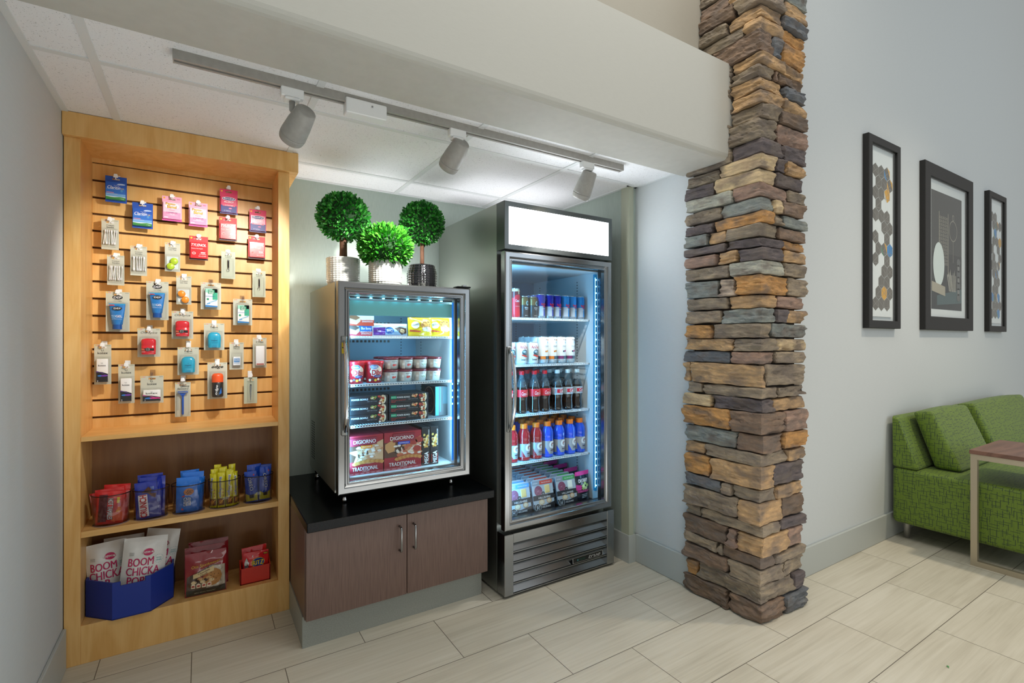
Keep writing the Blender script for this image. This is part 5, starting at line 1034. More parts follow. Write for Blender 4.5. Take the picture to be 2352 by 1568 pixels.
def bull(light):
    D = '2c8fd6' if light else '1726a8'
    def f(mb, r, h):
        RN(mb, -r*.95, r*.1, h*.10, h*.50, 'b9bfc8', -.0001); mb.poly([(r*.1, h*.10), (r*.5, h*.10), (r*.5, h*.50), (r*.1, h*.50)], -.0002, C(D, .3)); mb.txt('Red Bull', r*.25, h*.585, r*1.3, h*.085, -.0004, C('e2204a'), bold=.08)
        mb.ell(r*.15, h*.50, r*.22, h*.03, -.0005, C('e2204a'), 10).ell(r*.55, h*.49, r*.2, h*.028, -.0005, C('e2204a'), 10); mb.txt('ENERGY DRINK', r*.25, h*.40, r, .004, -.0004, W_)
    return f
def row(proto, xs, y0, dy, n, z, what, rows=None, first=None, jit=.002):
    """repeats the prototype thing over columns xs and n rows towards the back"""
    rr = random.Random(int(xs[0]*1e4)+n)
    for j in range(n):
        for i, x in enumerate(xs):
            if rows and i not in rows[j]: continue
            col = ('the one', '')[0] if len(xs) == 1 else (('left', 'right') if len(xs) == 2 else ('left', 'middle', 'right') if len(xs) == 3 else tuple(ORD[:len(xs)]))[i]
            where = ('front row' if j == 0 else '%s row' % ORD[j]) if n > 1 else ''
            colw = '' if len(xs) == 1 else ', %s column' % col
            lab = '%s%s, %s' % (what, colw, where)
            loc = (x+rr.uniform(-jit, jit), y0+dy*j+rr.uniform(-jit, jit), z)
            if i == 0 and j == 0 and first is None or (first == (i, j)): proto.location = loc; proto['label'] = lab
            else: copy(proto, loc, lab, rz=proto.rotation_euler.z+rr.uniform(-.12, .12))
def ply(nm_, cat, group): return thing(nm_, (0, 0, 0), '', cat, group)
S1, S2, S3, S4 = [z+.0018 for z in SH]
# shelf 1
t = ply('coffee_can', 'drink', 'cans on the top refrigerator shelf'); B1, B2 = C('6a1f22', .3), C('d01f2a', .3); TN = C('d9bd94', .35)
can_proto('c', .0285, .157, ((0, .105, B2), (.105, .140, B1), (.140, .153, TN)), lambda mb, r, h: (mb.ell(.004, .105, r*.85, .018, -.0001, C('d01f2a', .3), 20), mb.txt('Coca-Cola', .006, .090, r*1.3, .014, -.0004, W_, shear=.3), RN(mb, .004, .010, .125, .145, 'd9bd94', -.0003), mb.txt('COFFEE', .004, .060, r*1.2, .005, -.0003, C('e6b0a8'))), root=t)
row(t, (1.435,), 2.262, .06, 2, S1, 'tall red cola coffee can with a tan top')
t = ply('espresso_can', 'drink', 'cans on the top refrigerator shelf'); can_proto('c', .0262, .118, ((0, .070, C('3a312e', .3)), (.070, .114, C('8a6a3c', .3, .4))), lambda mb, r, h: (mb.poly([(-r, .060), (r, .086), (r, .055), (-r, .055)], -.0001, C('3a312e', .3)), mb.ell(.009, .080, .010, .013, -.0004, C('bfe6ea'), 14), mb.ell(.009, .080, .006, .008, -.0007, C('1f5a50'), 12), mb.txt('DOUBLE', .006, .055, r*1.1, .007, -.0004, W_, bold=.02), mb.txt('SHOT', .006, .046, r*.8, .005, -.0004, W_), RN(mb, -.008, .018, .012, .0135, 'c8c2b8', -.0003)), root=t)
row(t, (1.494, 1.549), 2.262, .056, 4, S1, 'brown and gold espresso can')
for lt, xs, nm_ in ((False, (1.605, 1.661, 1.717), 'dark blue and silver energy drink can'), (True, (1.776, 1.832, 1.888), 'light blue energy drink can')):
    t = ply('energy_drink_can', 'drink', 'light blue energy drink cans' if lt else 'dark blue energy drink cans'); m = C('2c8fd6' if lt else '1726a8', .25, .3); can_proto('c', .0265, .134, ((0, .067, C('b9bfc8', .25, .5)), (.067, .130, m)), bull(lt), True, t); row(t, xs, 2.262, .057, 5, S1, nm_)
# shelf 2
t = ply('iced_tea_can', 'drink', 'white iced tea cans'); Wm = C('e3e6e6', .3)
can_proto('c', .0330, .121, ((0, .117, Wm),), lambda mb, r, h: (mb.txt('AriZona', .004, .093, r*1.75, .016, -.0004, C('c92f3a'), bold=.05), mb.ell(.006, .063, .020, .017, -.0002, C('3a4a52'), 18), mb.ell(.002, .068, .011, .007, -.0005, C('9fb6bf'), 12), mb.ell(.012, .060, .008, .006, -.0006, C('6f8288'), 12), mb.poly([(-.016, .054), (.020, .046), (.030, .046), (.030, .038), (.010, .038), (-.016, .046)], -.0007, C('d0432f')), mb.txt('Sweet Tea', .004, .026, r*1.5, .012, -.0004, C('2b3236'), bold=.03), [mb.rect(-.030, -.027, .02+.008*k, .023+.008*k, -.0003, C('8f9ba0')) for k in range(8)]), root=t)
row(t, (1.402, 1.475, 1.548), 2.264, .070, 4, S2, 'white iced tea can with red lettering')
for cc, xs, nm_, b in (('e0782a', (1.620, 1.683), 'tall white can with an orange band', 'e7a33c'), ('7c3463', (1.746, 1.812), 'tall white can with a plum band', 'c24a86')):
    t = ply('sparkling_energy_can', 'drink', 'tall white cans, '+('orange' if cc[0] == 'e' else 'plum')); can_proto('c', .0305, .152, ((0, .025, C('c8d3da', .25, .4)), (.025, .042, C('39566a', .35)), (.042, .148, C('eceff0', .3))), lambda mb, r, h, cc=cc, b=b: (RN(mb, -r*1.05, -r*.05, .025, .042, cc, -.0002), mb.rect(.002, .026, .028, .040, -.0003, C('54707f')), mb.ell(.017, .133, .0065, .0035, -.0003, C(cc), 12), mb.ell(.002, .134, .003, .003, -.0003, C('6d7a80'), 10), mb.ell(.014, .118, .004, .006, -.0003, C('9fd0e6'), 10), mb.txt('CELSIUS', .010, .097, .034, .009, -.0003, C('5c7380')), blob(mb, .012, .070, .007, .006, -.0003, b, 1), blob(mb, .0, .068, .005, .005, -.0003, cc if cc[0] == 'e' else '2a2c4a', 2), mb.txt('0', .008, .014, .006, .010, -.0003, C('5c7380'))), True, t)
    row(t, xs, 2.264, .066, 4, S2, nm_)
# shelf 3: bottles
def bottle(root, liquid, cap, label, draw, H, prof, lz, capr=.0135, caph=.019, ribs=True, neckfill=None):
    MB().lathe(prof, liquid, 28).build('bottle_body', root)
    z = prof[-1][1]; mb = MB(); seg = 36; vs = []
    pr = [(capr-.0008, z-.004), (capr, z-.003), (capr, z+caph-.005), (capr-.001, z+caph-.004)]
    mb.lathe([(capr, z-.005), (capr, z+caph-.006), (capr-.0015, z+caph-.004), (0, z+caph-.004)], cap, 28)
    for k in range(24): a = 2*PI*k/24; mb.T = Matrix.Rotation(a, 4, 'Z'); mb.box(capr-.0004, capr+.0006, -.0006, .0006, z-.004, z+caph-.007, cap)
    mb.T = Matrix.Identity(4); mb.build('cap', root)
    r = lz[2]; mb = MB(); mb.lathe([(r, lz[0]), (r+.0003, lz[0]+.001), (r+.0003, lz[1]-.001), (r, lz[1])], label, 28); oncyl(mb, lambda q: r+.0004, .0003); draw(mb, r); mb.W = None; mb.build('label', root, fix=False)
COLA = C('1a0b07', .08, coat=1, name='cola'); CLB = C('8fa8b2', .06, coat=1, alpha=.16, name='clear_bottle')
cprof = [(.001, .004), (.018, .004), (.026, 0), (.0305, .006), (.0325, .020), (.0305, .040), (.0290, .060), (.0305, .078), (.0330, .090), (.0330, .130), (.0310, .142)]
def colab(root, cap, lab, draw):
    MB().lathe([(.0310, .1415), (.0265, .158), (.0205, .176), (.0145, .192), (.0125, .205), (.0122, .214)], CLB, 24).build('bottle_neck', root); MB().lathe([(.0300, .1415), (.0255, .157), (.020, .172), (0, .1725)], COLA, 20).build('drink', root)
    bottle(root, COLA, cap, lab, draw, .228, cprof+[(.0305, .1425)], (.090, .130, .0335)); ch = [c for c in root.children if c.name.startswith('cap')][0]; ch.location = (0, 0, .214-.1425)
t = ply('cola_bottle', 'drink', 'red label cola bottles'); RL = C('d81f2b', .35)
colab(t, C('cf1f2c', .35), RL, lambda mb, r: (mb.txt('Coca-Cola', .008, .109, .050, .019, -.0002, W_, bold=.01, shear=.35), mb.rect(-.008, .024, .1235, .1245, -.0002, C('f0b8b8')), mb.rect(-.010, .022, .096, .097, -.0002, C('f0b8b8'))))
row(t, (1.405, 1.480, 1.562, 1.634), 2.264, .074, 4, S3, 'red label cola bottle')
t = ply('diet_cola_bottle', 'drink', 'silver label cola bottles')
colab(t, C('c9dde4', .35), C('bfc7cd', .3, .3), lambda mb, r: (RN(mb, -.022, .034, .101, .121, 'c41f33', -.0002), mb.txt('Coke', .010, .111, .032, .016, -.0006, W_, bold=.05), mb.rect(-.032, -.026, .096, .124, -.0003, C('8d979e'))))
row(t, (1.722, 1.796, 1.868), 2.264, .074, 4, S3, 'silver label diet cola bottle')
# shelf 4: sports drinks
gprof = [(.001, .003), (.026, .003), (.0335, 0), (.0350, .005), (.0350, .012), (.0340, .015), (.0335, .018), (.0335, .092), (.0345, .095), (.0350, .103), (.0335, .106), (.0350, .109), (.0350, .128), (.0325, .146), (.0260, .162), (.0190, .170), (.0180, .176)]
def sport(base, name, xs, what, grp, rows=None):
    t = ply('sports_drink_bottle', 'drink', grp); bottle(t, C(base, .1, coat=1), C('ef7f1f', .4), C('a9abb0', .4, .2), lambda mb, r: (mb.poly([(-.034, .020), (-.010, .020), (-.034, .060)], -.0002, C(base, .3)), mb.txt('G', .008, .070, .032, .036, -.0005, W_, bold=.12), mb.poly([(.006, .068), (.010, .068), (.015, .080), (.011, .080)], -.0009, C('e2631f')), mb.rect(-.002, .026, .036, .041, -.0005, C('4a3140')), mb.rect(.002, .022, .028, .030, -.0005, C('6a6c72'))), .2, gprof, (.019, .091, .0338), capr=.0195, caph=.024)
    row(t, xs, 2.268, .076, 4, S4, what, rows)
sport('a3101f', 'r', (1.418, 1.497, 1.577), 'red sports drink bottle with an orange cap', 'red sports drinks', [{0, 1, 2}, {0}, {0}, {0}])
sport('0c4fd8', 'b', (1.655, 1.734, 1.812, 1.889), 'blue sports drink bottle with an orange cap', 'blue sports drinks')
# blue bottles standing behind the red ones
src = [o for o in COL.objects if o.get('group') == 'blue sports drinks'][0]
for j, (x, y) in enumerate(((1.505, 2.42), (1.583, 2.344), (1.583, 2.42), (1.583, 2.496))): copy(src, (x, y, S4), 'blue sports drink bottle behind the red ones, '+('alone in the second column', 'nearest of the third column', 'middle of the third column', 'rearmost of the third column')[j])
# floor of the refrigerator: snack trays and pickle pouches
def tray_pack(x, top, bd, cheese, label, ny, dy, ys=None, name='snack_tray', grp=''):
    t = ply(name, 'snack tray', grp); w, h = .138, .160
    def rr_(x0, x1, z0, z1, r, n=4):
        out = []
        for cx, cz, a0 in ((x1-r, z1-r, 0), (x0+r, z1-r, PI/2), (x0+r, z0+r, PI), (x1-r, z0+r, 3*PI/2)): out += [(cx+r*math.cos(a0+PI/2*k/n), cz+r*math.sin(a0+PI/2*k/n)) for k in range(n+1)]
        return out
    mb = MB(); DK = C('23262c', .3, coat=.3); mb.prism(rr_(-w/2, w/2, 0, h, .012), -.002, .0, C('b9c4cf', .25, alpha=.9)); mb.prism(rr_(-w/2+.006, w/2-.006, .004, h-.006, .010), 0, .024, C('8fa0b2', .25, alpha=.7)); mb.build('tray', t)
    mb = MB(); y = -.0026; mb.poly([(-w/2, 0), (w/2, 0), (w/2, .034), (.0, .022), (-w/2, .034)], y, DK); R(mb, -w/2, w/2, .052, .078, '23262c', y); R(mb, -w/2+.002, w/2-.002, h-.030, h-.004, '8e97a3', y, .3); R(mb, -.018, w/2-.002, h-.028, h-.008, top, y-.0004)
    mb.txt('HILLSHIRE', .006, .063, .080, .010, y-.0005, W_, bold=.01).ell(.0, .083, .011, .011, y-.0003, DK, 16).txt('H', 0, .083, .008, .010, y-.0007, C('c8d0d6')); mb.txt('small plates', -.046, h-.019, .03, .008, y-.0005, W_).txt('HILLSHIRE', .012, .014, .056, .008, y-.0005, W_, bold=.02)
    for k in range(18):
        a0, a1 = 2*PI*k/18, 2*PI*(k+1)/18; c = (-.044, .016); mb.poly([(c[0]+.021*math.cos(a0), c[1]+.021*math.sin(a0)), (c[0]+.021*math.cos(a1), c[1]+.021*math.sin(a1)), (c[0]+.0185*math.cos(a1), c[1]+.0185*math.sin(a1)), (c[0]+.0185*math.cos(a0), c[1]+.0185*math.sin(a0))], y-.0008, C('c9d3d8'))
    mb.ell(-.044, .016, .0185, .0185, y-.0006, DK, 18).txt('H', -.044, .014, .018, .024, y-.0010, C('cfd8dc'), bold=.04, shear=.2); mb.txt(top and 'Genoa salame with crackers', .025, h-.018, .06, .006, y-.0008, W_); mb.build('printed_sleeve', t)
    mb = MB(); mb.ell(-.030, .100, .026, .027, -.0023, C('8a4a62', .4), 22); r = random.Random(4)
    for k in range(22): a = r.uniform(0, 6.28); q_ = r.uniform(0, .022); mb.ell(-.030+q_*math.cos(a), .100+q_*math.sin(a), .0014, .0014, -.0026, C('b98aa0', .4), 6)
    mb.build('salami', t); mb = MB(); mb.box(.012, .046, -.0035, .004, .082, .126, C(cheese, .45), bev=.002); R(mb, .012, .046, .088, .0895, 'c9a86a' if cheese[0] != 'e' or cheese[1] != 'e' else 'c9ccb8', -.0039); mb.build('cheese', t)
    mb = MB(); mb.ell(-.016, .040, .019, .014, -.0028, C('d9b686', .6), 16).ell(-.016, .040, .014, .010, -.0032, C('e6d6b8', .6), 14).ell(.034, .043, .017, .014, -.0028, C('c99a6a', .6), 16).ell(.034, .043, .012, .010, -.0032, C('e0ccb0', .6), 14); mb.build('crackers', t)
    t.rotation_euler = (-.21, 0, 0); n = 0
    for j in (ys or range(ny)):
        lab = label+(', frontmost of its row' if j == 0 else ', %s tray from the front' % ORD[j]); loc = (x, 2.185+dy*j, ZF+.004)
        if n == 0: t.location = loc; t['label'] = lab
        else: c = copy(t, loc, lab); c.rotation_euler = (-.21, 0, 0)
        n += 1
tray_pack(1.424, '4f9ad8', 'x', 'e9c27a', 'snack tray with a light blue banner', 6, .050, (0, 1, 4, 8), grp='light blue banner snack trays')
tray_pack(1.578, 'c8483c', 'x', 'e8ca86', 'snack tray with a red banner', 9, .050, grp='red banner snack trays')
tray_pack(1.738, '4fa860', 'x', 'eeeede', 'snack tray with a green banner', 9, .050, grp='green banner snack trays')
t = ply('pickle_pouch', 'snack pouch', 'pink topped pickle pouches'); w, h = .112, .165
mb = MB(); pouch(mb, w, h, .030, C('1c2430', .25, coat=.4), 3, None, bot=False); mb.build('pouch', t, fix=False)
mb = MB(); onpouch(mb, w, h, .030, bot=False, off=.0008, seed=3); PKc = 'd8338f'
mb.poly([(-w/2, h-.022), (w/2, h-.022), (w/2, h), (-w/2, h)], .0004, C(PKc)).txt('OH SNAP!', -.002, h-.052, .070, .020, -.0006, W_, bold=.06).txt('pickling co.', .0, h-.070, .04, .006, -.0006, W_); mb.poly([(-w/2+.004, .062), (-.018, .062), (-.016, .088), (-w/2+.004, .094)], -.0003, C(PKc)); R(mb, -.044, .042, .048, .060, 'a01f62', -.0004, nx=6); mb.txt('SASSY BITES', 0, .054, .06, .007, -.0009, C('e779b4'))
for k in range(5): mb.ell(-.004+.016*(k % 3), .070+.013*(k//2), .012, .0085, -.0006-.0002*k, C(('9fb86a', 'c3cf94')[k % 2]), 14)
for k in range(3): mb.rect(-.02, .024-.004*k, .034-.008*k, .037-.008*k, -.0006, C('b9c4cc'))
mb.W = None; mb.build('printed_front', t, fix=False)
for j in range(5):
    lab = 'pink topped pickle pouch, '+('frontmost of five', 'second of five', 'middle of five', 'fourth of five', 'rearmost of five')[j]; loc = (1.861-.004*j, 2.205+.095*j, ZF+.001)
    if j == 0: t.location = loc; t['label'] = lab; t.rotation_euler = (-.06, 0, .1)
    else: c = copy(t, loc, lab); c.rotation_euler = (-.06, 0, .1)
# ------------------------------------------------------------------ frozen food in the small freezer
F1, F2, F3, F0 = 1.290+.0018, 1.071+.0018, .885+.0018, .6562
def fbox(name, cat, grp, label, x0, x1, y0, y1, z0, z1, h, draw, r=.4):
    t = thing(name, ((x0+x1)/2, y0, z0), label, cat, grp); w = (x1-x0)/2
    MB().box(-w, w, 0, y1-y0, 0, z1-z0, C(h, r), bev=.001).build('carton', t)
    if draw: mb = MB(); draw(mb, w, z1-z0); mb.build('printed_front', t)
    return t
def ics(top):
    def f(mb, w, h):
        y = -.0005; R(mb, -w, w, h*.62, h, 'e7ecee' if top else 'd6dde2', y); R(mb, -w, w, 0, h*.62, 'd24a34' if top else 'a32f3c', y-.0001)
        if not top: R(mb, -.006, w-.002, h*.45, h, '1c66c0', y-.0002)
        mb.poly([(-w, h*.25), (-w*.3, h*.12), (w*-.02, h*.45), (w*-.02, h*.85), (-w*.35, h*.60), (-w, h*.80)], y-.0004, C('cdb9a8' if not top else 'e6c9a2')).poly([(-w, h*.80), (-w*.35, h*.55), (-w*.02, h*.80), (-w*.3, h), (-w, h)], y-.0006, C('5d4338' if not top else '8a5a40'))
        mb.txt('Blue Bunny', w*.5, h*.72 if not top else h*.9, w*.8, h*.36 if not top else h*.15, y-.0007, W_, bold=.03); mb.txt('NEAPOLITAN', w*.5, h*.40 if not top else h*.6, w*.9, h*.13, y-.0007, W_, bold=.03).txt('SANDWICH', w*.5, h*.22 if not top else h*.42, w*.8, h*.13, y-.0007, W_, bold=.03)
    return f
fbox('ice_cream_sandwich_box', 'frozen box', 'ice cream sandwich boxes', 'red and blue ice cream sandwich box, lower of two', .559, .674, 2.302, 2.42, F1, F1+.046, 'cfd6da', ics(False))
fbox('ice_cream_sandwich_box', 'frozen box', 'ice cream sandwich boxes', 'red ice cream sandwich box stacked on the other one', .559, .682, 2.304, 2.43, F1+.0465, F1+.093, 'e6e8e8', ics(True))
def lay(name, x, y, w, h, d, base, draw, label, grp, sd, z=F1, lean=-.08, rz=0, side=0):
    t = thing(name, (x, y, z), label, 'frozen pack', grp); t.rotation_euler = (lean, side, rz); mb = MB(); pouch(mb, w, h, d, C(base, .25, coat=.4), sd, None, wr=.003); mb.build('wrapper', t, fix=False)
    if draw: mb = MB(); onpouch(mb, w, h, d, off=.0008, seed=sd, wr=.003); draw(mb, w, h); mb.W = None; mb.build('printed_front', t, fix=False)
    return t
lay('ice_cream_cone_pack', .766, 2.325, .172, .060, .034, 'dfe6f2', lambda mb, w, h: (R(mb, -w*.47, -w*.16, .004, h*.66, '6a2fa0', -.0002, nx=4), R(mb, -w*.16, w*.47, .004, h*.5, '9fc9ee', -.0002, nx=6), mb.ell(-w*.04, h*.42, .022, .016, -.0004, C('1c66c0'), 18), mb.txt('BIG', -w*.04, h*.42, .026, .012, -.0008, W_, bold=.05), mb.poly([(w*.10, h*.62), (w*.26, h*.70), (w*.47, h*.62), (w*.47, h*.22), (w*.32, h*.10), (w*.20, h*.34)], -.0005, C('4a2c22')), blob(mb, w*.33, h*.40, .012, .011, -.0009, 'd9b98a', 2), mb.txt('Twist', -w*.33, h*.40, .020, .010, -.0006, W_)), 'purple and pale blue frozen cone pack lying beside the sandwich boxes', 'frozen packs', 3)
def yb(mb, w, h): mb.ell(-w*.24, h*.58, .019, .017, -.0003, W_, 18); mb.txt('TOLL HOUSE', -w*.24, h*.60, .028, .006, -.0007, C('3a3f50')); mb.txt('Nestle', -w*.22, h*.84, .03, .008, -.0004, C('5b3b14')); blob(mb, w*.20, h*.62, .030, .024, -.0004, 'd99a4c', 3, 18); blob(mb, w*.22, h*.36, .028, .012, -.0007, 'f4efe2', 5, 16); [mb.ell(w*.20+.02*math.cos(k*2.4), h*.62+.014*math.sin(k*2.4), .003, .003, -.0008, C('8a4a22'), 7) for k in range(7)]; mb.poly([(-w*.45, h*.34), (-w*.05, h*.26), (-w*.05, h*.20), (-w*.45, h*.24)], -.0004, C('d8543a'))
lay('frozen_cookie_sandwich_bag', .917, 2.318, .126, .092, .040, 'f0cf1a', yb, 'yellow frozen cookie sandwich bag, left of two', 'yellow frozen bags', 4); lay('frozen_cookie_sandwich_bag', 1.022, 2.322, .112, .094, .040, 'f0cf1a', yb, 'yellow frozen cookie sandwich bag, right of two', 'yellow frozen bags', 5, rz=-.12)
# ice cream cups
t = ply('snack_tub', 'ice cream tub', 'red ice cream bite tubs'); rf = lambda z: .034+.0085*z/.092
MB().lathe([(.001, .002), (.034, .002), (.034, 0), (rf(.088), .088)], C('d01c28', .3), 32).build('tub', t); MB().lathe([(.0425, .086), (.0455, .086), (.0460, .096), (.0455, .101), (.043, .102), (.041, .098), (0, .098)], C('d3202c', .3), 32).build('lid', t)
mb = MB(); oncyl(mb, rf, .0005); blob(mb, .004, .055, .028, .028, -.0001, 'eadcc8', 7, 20); mb.ell(-.008, .076, .020, .011, -.0003, C('dfe6f0'), 20).ell(-.008, .076, .0185, .0095, -.0005, C('6a86b8'), 20).txt('Nestle', -.008, .076, .026, .009, -.0009, W_, bold=.04).txt('Dibs', .004, .050, .048, .026, -.0005, W_, bold=.14).txt('Dibs', .004, .050, .045, .023, -.0009, C('b81c28'), bold=.08).ell(.008, .032, .019, .007, -.0006, C('29357f'), 16).txt('VANILLA', .008, .032, .024, .004, -.0009, W_)
for k in range(5): mb.ell(-.028+.013*k, .014+.004*(k % 2), .006, .006, -.0004, C(('e9d9c4', '4a2a1e', 'e8b82c')[k % 3]), 12)
mb.W = None; mb.build('label', t, fix=False); row(t, (.601, .689), 2.325, .092, 2, F2, 'red ice cream bite tub')
for cc, xs, what in (('d24a42', (.770, .843), 'white ice cream cup with red berry'), ('8aa86a', (.917, .992), 'white ice cream cup with green sprigs')):
    t = ply('ice_cream_cup', 'ice cream cup', 'ice cream cups, '+('berry' if cc[0] == 'd' else 'green')); rf2 = lambda z: .029+.006*z/.05
    MB().lathe([(.001, .002), (.029, .002), (.029, 0), (rf2(.048), .048)], C('e6e6de', .35), 28).build('cup_body', t); MB().lathe([(.0345, .047), (.0370, .047), (.0372, .055), (.0360, .0575), (.0345, .0575), (.0335, .055), (0, .055)], C('6e1f2c', .3), 28).build('lid', t)
    mb = MB(); oncyl(mb, rf2, .0005); RN(mb, -.030, -.014, .004, .044, 'd9c7b8', -.0001); mb.ell(-.022, .026, .006, .006, -.0003, C('efe6da'), 12).txt('Haagen-Dazs', .006, .038, .028, .005, -.0004, C('3a3436'), bold=.03)
    if cc[0] == 'd': blob(mb, .002, .022, .006, .006, -.0004, cc, 2); blob(mb, .012, .023, .004, .005, -.0004, cc, 3)
    else: [mb.ell(-.002+.004*k, .024-.002*(k % 3), .0026, .0012, -.0004, C(cc), 6) for k in range(7)]
    mb.W = None; mb.build('label', t, fix=False); row(t, xs, 2.330, .080, 3, F2, what+', lower layer', jit=.001)
    b = [o for o in COL.objects if o.get('group') == t['group']]
    for o in list(b): copy(o, (o.location.x+.003, o.location.y, F2+.0582), o['label'].replace('lower layer', 'upper layer'))
# power bowl boxes
def bowl(left):
    def f(mb, w, h):
        y = -.0005; mb.txt('POWER BOWLS', -w*.42 if left else -w*.30, h*.62, w*.82 if left else w*.66, .008, y, W_, bold=.04)
        if not left: mb.rect(-w*.93, -w*.66, h*.48, h*.80, y, C('18a070')); mb.txt('Healthy', -w*.795, h*.64, w*.22, .004, y-.0004, W_).txt('Korean Inspired', -w*.55, h*.30, w*.7, .005, y, C('e2463c'), bold=.02).txt('Beef', -w*.8, h*.14, w*.2, .005, y, C('e2463c'), bold=.02)
        r = random.Random(3 if left else 8)
        for k in range(16): blob(mb, w*(.18+.025*k) if k < 9 else w*(.60+.04*(k-9)), h*(.72+.1*math.sin(k)) if k < 9 else h*(.2+.6*r.random()), .006, .005, y-.0003-.0001*k, r.choice(('c8402c', 'e6b27a', 'd9d0b0', '7a2a20', '6f8a3a', 'e09a3c')), k, 8)
        for k in range(14): blob(mb, w*r.uniform(.50, .78), h*r.uniform(.08, .92), .006, .005, y-.002-.0001*k, r.choice(('c8402c', 'e6c49a', 'e9e0c8', '8a3a28', 'd9b06a')), k+20, 8)
        mb.poly([(w*.80, h*.04), (w*.88, h*.3), (w*.90, h*.6), (w*.86, h*.96), (w*.80, h*.96), (w*.83, h*.6), (w*.80, h*.3)], y-.004, C('e9dcc0'))
        mb.txt('NET WT 9 OZ', w*.2, h*.36, w*.5, .004, y, C('9aa0a4'))
    return f
for left, x0, x1 in ((True, .562, .746), (False, .755, .951)):
    for k in range(3): fbox('frozen_bowl_box', 'frozen box', 'black frozen bowl boxes', 'black frozen bowl box, %s of the %s stack' % (('bottom', 'middle', 'top')[k], 'left' if left else 'right'), x0, x1, 2.300, 2.46, F3+.0428*k, F3+.0428*k+.042, '17191e', bowl(left))
t = thing('frozen_meal_box', (1.042, 2.40, F3), 'dark upright frozen meal box picturing a round bowl, at the right wall', 'frozen box')
MB().box(-.036, .036, -.06, .13, 0, .150, C('1b2529', .4), bev=.001).build('carton', t)
mb = MB(); mb.rect(-.036, -.018, .002, .148, -.0606, C('1f86b4')).rect(.004, .034, .060, .146, -.0606, C('24474f')).rect(-.012, -.006, .02, .148, -.0606, C('2b6f86')); mb.T = Matrix.Rotation(-PI/2, 4, 'Z'); mb.ell(-.02, .075, .070, .070, -.0366, C('c9a27c'), 24).ell(-.02, .075, .066, .066, -.0370, C('3a1f1a'), 24)
r = random.Random(2)
for k in range(30): a = r.uniform(0, 6.28); q_ = r.uniform(0, .058); blob(mb, -.02+q_*math.cos(a), .075+q_*math.sin(a), .008, .006, -.0374-.0001*(k % 5), r.choice(('5a2f28', '3a1c18', '7a4a3a')), k, 8)
mb.rect(-.125, -.085, .10, .145, -.0368, C('14453c')); mb.build('printed_front', t)
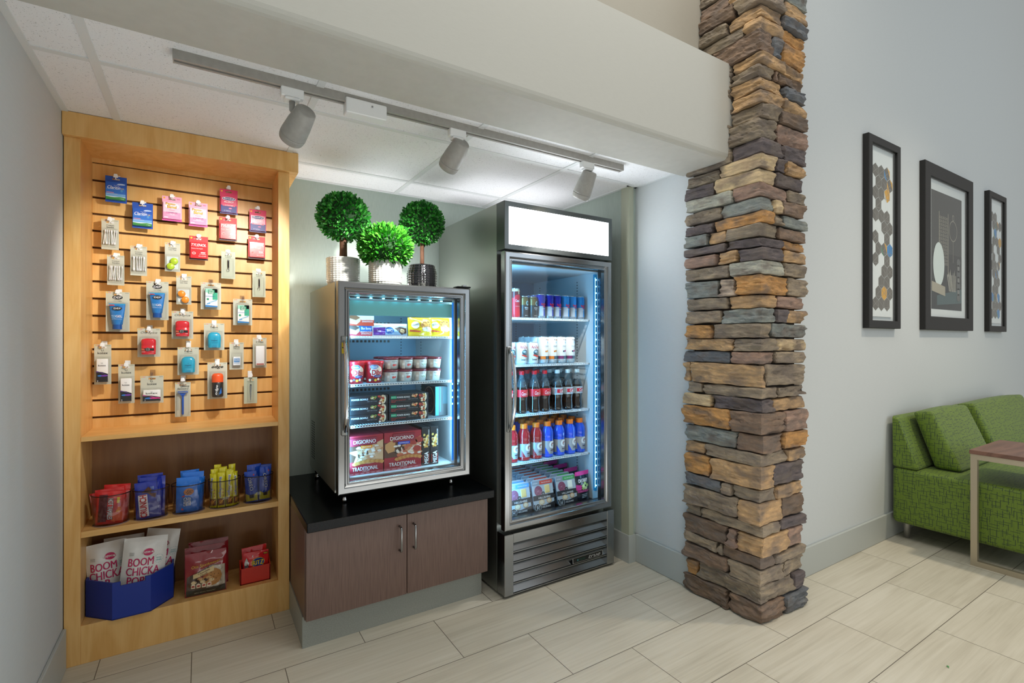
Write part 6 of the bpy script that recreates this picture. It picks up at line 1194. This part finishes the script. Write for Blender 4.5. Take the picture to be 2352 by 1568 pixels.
# pizza boxes
def pizza(kind):
    def f(mb, w, h):
        y = -.0005; R(mb, -w, w, 0, h, 'a81c30', y); R(mb, -w, w, h*.34, h*.74, '5a3626', y-.0002); r = random.Random(kind)
        if kind == 1: mb.poly([(-w, h*.60), (-w*.1, h*.66), (w, h*.86), (w, h*.30), (w*.2, h*.26), (-w*.7, h*.30), (-w*.55, h*.48)], y-.0004, C('d8b28a')); n = 46
        else: mb.poly([(-w*.35, h*.40), (w*.4, h*.74), (w, h*.86), (w, h*.34), (w*.3, h*.30), (-w*.3, h*.34)], y-.0004, C('c9684a')); mb.poly([(-w*.95, h*.70), (-w*.4, h*.84), (-w*.45, h*.50), (-w*.8, h*.46), (-w*.95, h*.58)], y-.0005, C('d39a62')); n = 40
        for k in range(n): blob(mb, w*r.uniform(-.45, .95), h*r.uniform(.38, .72), .010, .005, y-.0006-.00005*k, r.choice(('efe6dc', 'e9d9c8', 'd9b08c', 'f4efe9', 'c98a62')), k, 9)
        if kind == 2:
            for cx, cz in ((.55, .70), (.75, .52), (.88, .74)): mb.ell(w*cx, h*cz, .020, .014, y-.003, C('a8362c'), 16)
        for k in range(13): blob(mb, w*(-.65+.13*k) if kind == 1 else w*(-.35+.105*k), h*(.285+.045*math.sin(k*.26)) , .010, .008, y-.0036-.0001*k, ('cf9450', 'c08040')[k % 2], k, 10)
        for k in range(5): mb.poly([(-w*.42+.010*k, h*.44+.003*k), (-w*.36+.010*k, h*.44+.003*k), (-w*.42+.010*k, h*.54+.003*k), (-w*.46+.010*k, h*.53+.003*k)], y-.0046, C('f1ece6' if k % 2 else '1b1413'))
        R(mb, -w, w*.62, h*.76, h*.94, '8e1c34', y-.005, nx=1) if kind == 1 else R(mb, -w*.55, w*.62, h*.74, h*.96, '8e1c34', y-.005)
        mb.txt('DIGIORNO', -w*.08, h*.845, w*1.25, h*.095, y-.0055, W_, bold=.015); mb.rect(-w*.30, w*.35, h*.67, h*.745, y-.0055, C('ef8f1c' if kind == 1 else '1c44c4')).txt('FOUR CHEESE' if kind == 1 else 'PEPPERONI', .002, h*.708, w*.5, .0045, y-.006, W_)
        mb.txt('TRADITIONAL', -w*.04, h*.155, w*1.45, h*.10, y-.0042, W_, bold=.04).txt('CRUST', 0, h*.085, w*.4, h*.03, y-.0042, W_, bold=.03)
        for k in range(6): mb.rect(-w*.9+k*w*.3, -w*.9+k*w*.3+w*.18, h*.025, h*.04, y-.004, C('cf8a92'))
    return f
for kind, x0, x1, fl in ((1, .560, .722, 'orange'), (2, .727, .911, 'blue')):
    for j in range(8):
        y0 = 2.292+.033*j; fbox('frozen_pizza_box', 'frozen box', 'red frozen pizza boxes', ('red pizza box with the %s banner at the front' % fl) if j == 0 else 'red pizza box, %s behind the %s banner box' % (ORD[j-1], fl), x0, x1, y0, y0+.031, F0, F0+.178, 'a01c30', pizza(kind) if j == 0 else None)
def mega(mb, w, h):
    y = -.0005; r = random.Random(6)
    for k in range(26): blob(mb, w*r.uniform(-.6, .6), h*r.uniform(.48, .80), .006, .006, y-.0001*k, r.choice(('e6c86a', 'd9a84a', 'f0e2a8', 'b8823a')), k, 8)
    mb.txt('MEGA', w*.1, h*.20, h*.30, w*1.0, y-.003, W_, rot=PI/2, bold=.08).txt('BOWLS', w*.72, h*.18, h*.24, w*.36, y-.003, C('c8302a'), rot=PI/2, bold=.04).txt('Banquet', -w*.72, h*.18, h*.2, w*.36, y-.003, C('c8302a'), rot=PI/2, bold=.04).txt('BUFFALO STYLE CHICKEN', w*.70, h*.72, h*.42, w*.3, y-.003, W_, rot=PI/2)
for i, (x0, x1) in enumerate(((.916, .957), (.960, 1.003))):
    for j in range(2): fbox('frozen_meal_carton', 'frozen box', 'narrow black frozen meal cartons', 'narrow black meal carton, %s column, %s' % (('left', 'right')[i], ('front', 'rear')[j]), x0, x1, 2.296+.125*j, 2.418+.125*j, F0, F0+.188, '15171c', mega if j == 0 else None)

mb = MB(); mb.add([(0, 0, .001), (.010, .003, .004), (.014, .011, .002), (.004, .009, .005)], [(0, 1, 3), (1, 2, 3)], C('2e8a3a')); o = mb.build('leaf_scrap', loc=(2.455, .73, 0)); tag(o, 'tiny green leaf scrap lying on the floor tiles in front of the sofa', 'leaf')
